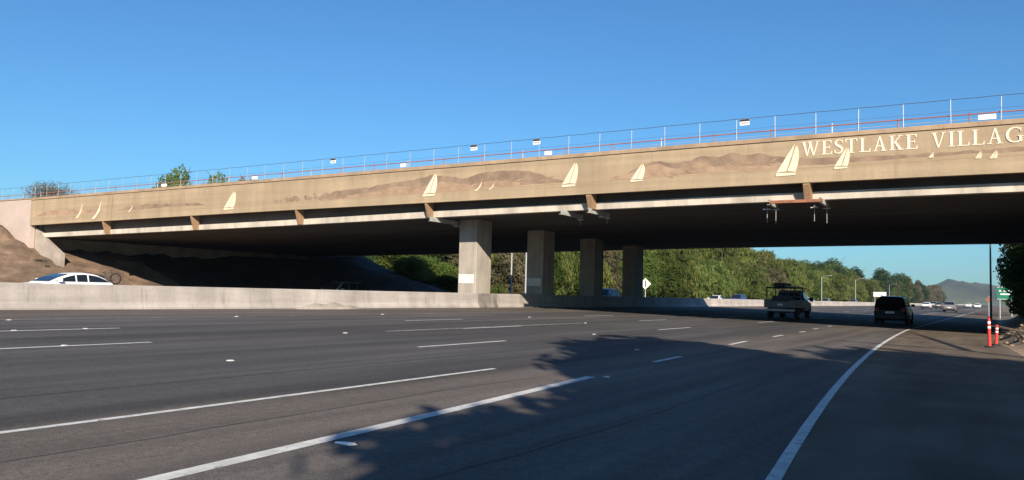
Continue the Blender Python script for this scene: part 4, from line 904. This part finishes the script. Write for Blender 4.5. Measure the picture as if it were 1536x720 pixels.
for i in range(60):
    x = rs.uniform(-96, -62); y = rs.uniform(22, 38.5)
    if y > 36.5 and x < -66: continue
    z = float(ground_z(x, y))
    if z < .7 or n_ >= 24: continue
    n_ += 1; e = empty('dry_shrub', (x, y, z-.04), 'low dry scrub clump on the brown bank at the left', 'shrub', 'dry scrub clumps on the left bank', rs.uniform(0, 6))
    k = rs.uniform(.5, 1.5); e.scale = (k, k, k*rs.uniform(.6, 1)); link('foliage', scrub, e); link('stem', stem, e)
# trees showing over the deck
tree('green', -117.5, 85, 20.8, 'showing above the bridge railing left of the first full sailboat', None, wide=.72)
tree('green', -105.5, 85, 18.9, 'showing low over the railing above the left sailboat', None, wide=.7)
tree('olive', -101, 86, 18.9, 'showing low over the railing beside the green crown', None, wide=.7)
# bare twiggy shrub at the end of the bridge
def bare(x, y, z, h, label):
    e = empty('bare_shrub', (x, y, z), label, 'shrub'); rr = random.Random(4); mb = MB()
    def br(p, d, l, rad, n):
        q = p+d*l; mb.tube(p, q, rad, rad*.65, n=4, cap=False)
        if n == 0: return
        for _ in range(3): br(q, (d+Vector((rr.uniform(-.7,.7), rr.uniform(-.7,.7), rr.uniform(-.25,.5)))).normalized(), l*rr.uniform(.6,.85), rad*.6, n-1)
    for i in range(7):
        a = i*.9; br(Vector((rr.uniform(-.8,.8), rr.uniform(-.8,.8), 0)), Vector((math.cos(a)*.5, math.sin(a)*.5, 1)).normalized(), h*.30, .035, 4)
    mb.build('branches', M['bark'], e)
    link('foliage', leaf_mesh('foliage', M['leaf_dry'], [(0,0,h*.5,h*.8,h*.8,h*.42),(h*.4,0,h*.4,h*.4,h*.4,h*.3),(-h*.5,0,h*.35,h*.4,h*.4,h*.3)], 6500, .06, 9, shell=.1), e)
bare(-75.2, 41, 8.0, 2.9, 'bare grey twiggy shrub at the left end of the bridge')
# right-hand trees beyond the bridge
for x, y, h, k, l in [(1.9,76.5,10.5,'green','nearest beyond the bridge at the right edge'),(4.5,82,11,'dark','second beyond the bridge at the right edge'),(2.6,89,10,'green','behind the dark ones at the right edge'),(6.5,74.5,9,'dark','on the bank at the far right edge'),(2.5,126,9,'dark','far behind the green guide sign'),(3.5,140,10,'olive','far behind the green guide sign'),(3,170,10,'green','far down the right shoulder')]:
    tree(k, x, y, h, l, None, wide=.8)
for i, (x, y, h) in enumerate([(1.5,50,1.5),(1.7,55,1.8),(1.6,60,2.0),(2.0,65,2.4),(1.5,70,2.6),(2.6,52,2.4)]):
    tree('bush', x, y, h, ['nearest on the shaded right bank','second on the shaded right bank','third on the shaded right bank','fourth on the shaded right bank','farthest on the shaded right bank','set back on the shaded right bank'][i], 'shrubs on the right bank under the bridge', wide=.8)
# bare forked tree off to the right: its limbs throw the two thin shadows across the lanes
bt = empty('bare_tree', (9.9, 16.3, 0), 'bare forked tree on the roadside right of the camera', 'tree')
mb = MB(); mb.tube((0,0,-.3),(0,0,8),.17,.13,n=10); mb.build('trunk', M['bark'], bt)
mb = MB(); mb.tube((0,0,8),(-2.1,.0,8.6),.10,.07); mb.tube((-2.1,0,8.6),(-4.2,.2,9.1),.07,.02); mb.tube((-1.4,0,8.4),(-2.8,-.6,8.9),.04,.015); mb.build('limb', M['bark'], bt)
mb = MB(); mb.tube((0,0,8),(1.1,4.6,10),.12,.09); mb.tube((1.1,4.6,10),(2.2,9.2,12),.09,.03); mb.tube((1.4,5.8,10.5),(.5,7.4,10.9),.05,.02); mb.tube((.9,3.8,9.7),(-.6,5.5,9.9),.05,.02); mb.build('limb', M['bark'], bt)
# trees behind the camera that shade the foreground
for x, y, h, w, l in [(8.8,0.2,13.4,1.0,'nearest'),(14.2,2.6,13.4,1.15,'second nearest'),(11.4,-6.6,11.5,1.05,'third nearest'),(17.5,-13.0,14,1.15,'behind the third'),(20.5,3.5,12.5,1.15,'farther up'),(19,-4,14.5,1.2,'behind the nearest'),(24.5,1.5,15,1.2,'deeper in the grove'),(24,-11,15,1.2,'deeper at the back'),(30,3,14,1.2,'far end'),(31,-3,17,1.2,'outer edge'),(27,-19,16,1.2,'rearmost'),(13,-12.5,11,1.1,'low at the back'),(9.9,-3.4,11.6,1.0,'beside the nearest'),(8.2,-5.0,9.8,1.0,'low beside the grove'),(7.6,-2.6,10.2,.95,'closest low one'),(14.5,-2.5,12.5,1.1,'between the two nearest')]:
    tree('shade', x, y, h, l+' on the roadside right of the camera', 'roadside trees shading the near lanes', wide=w)

# labels: number look-alikes of one kind by their place
same = {}
for o in list(bpy.data.objects):
    if o.parent is None and o.get('category') in ('tree', 'bush') and o.get('group') != 'roadside trees shading the near lanes': same.setdefault(o['label'], []).append(o)
ORD = ['first','second','third','fourth','fifth','sixth','seventh','eighth','ninth','tenth','eleventh','twelfth']
for lb, os2 in same.items():
    if len(os2) < 2: continue
    os2.sort(key=lambda o: pxof(o.location.x, o.location.y))
    for i, o in enumerate(os2): o['label'] = ('%s from the left: ' % ORD[min(i, 11)])+lb

# ------------------------------------------------------------------ air
HZ = True
if HZ:
    hz = MB().box(-2200, 2000, -300, 3600, -3, 130).build('haze', M['white']); tag(hz, kind='stuff'); hz.data.materials.clear()
    hm = bpy.data.materials.new('pale_haze'); hm.use_nodes = True; N = hm.node_tree.nodes; N.clear(); o_ = N.new('ShaderNodeOutputMaterial'); v_ = N.new('ShaderNodeVolumePrincipled')
    v_.inputs['Color'].default_value = (.62,.78,1,1); v_.inputs['Density'].default_value = .00010; v_.inputs['Anisotropy'].default_value = .2
    hm.node_tree.links.new(v_.outputs[0], o_.inputs['Volume']); hz.data.materials.append(hm)
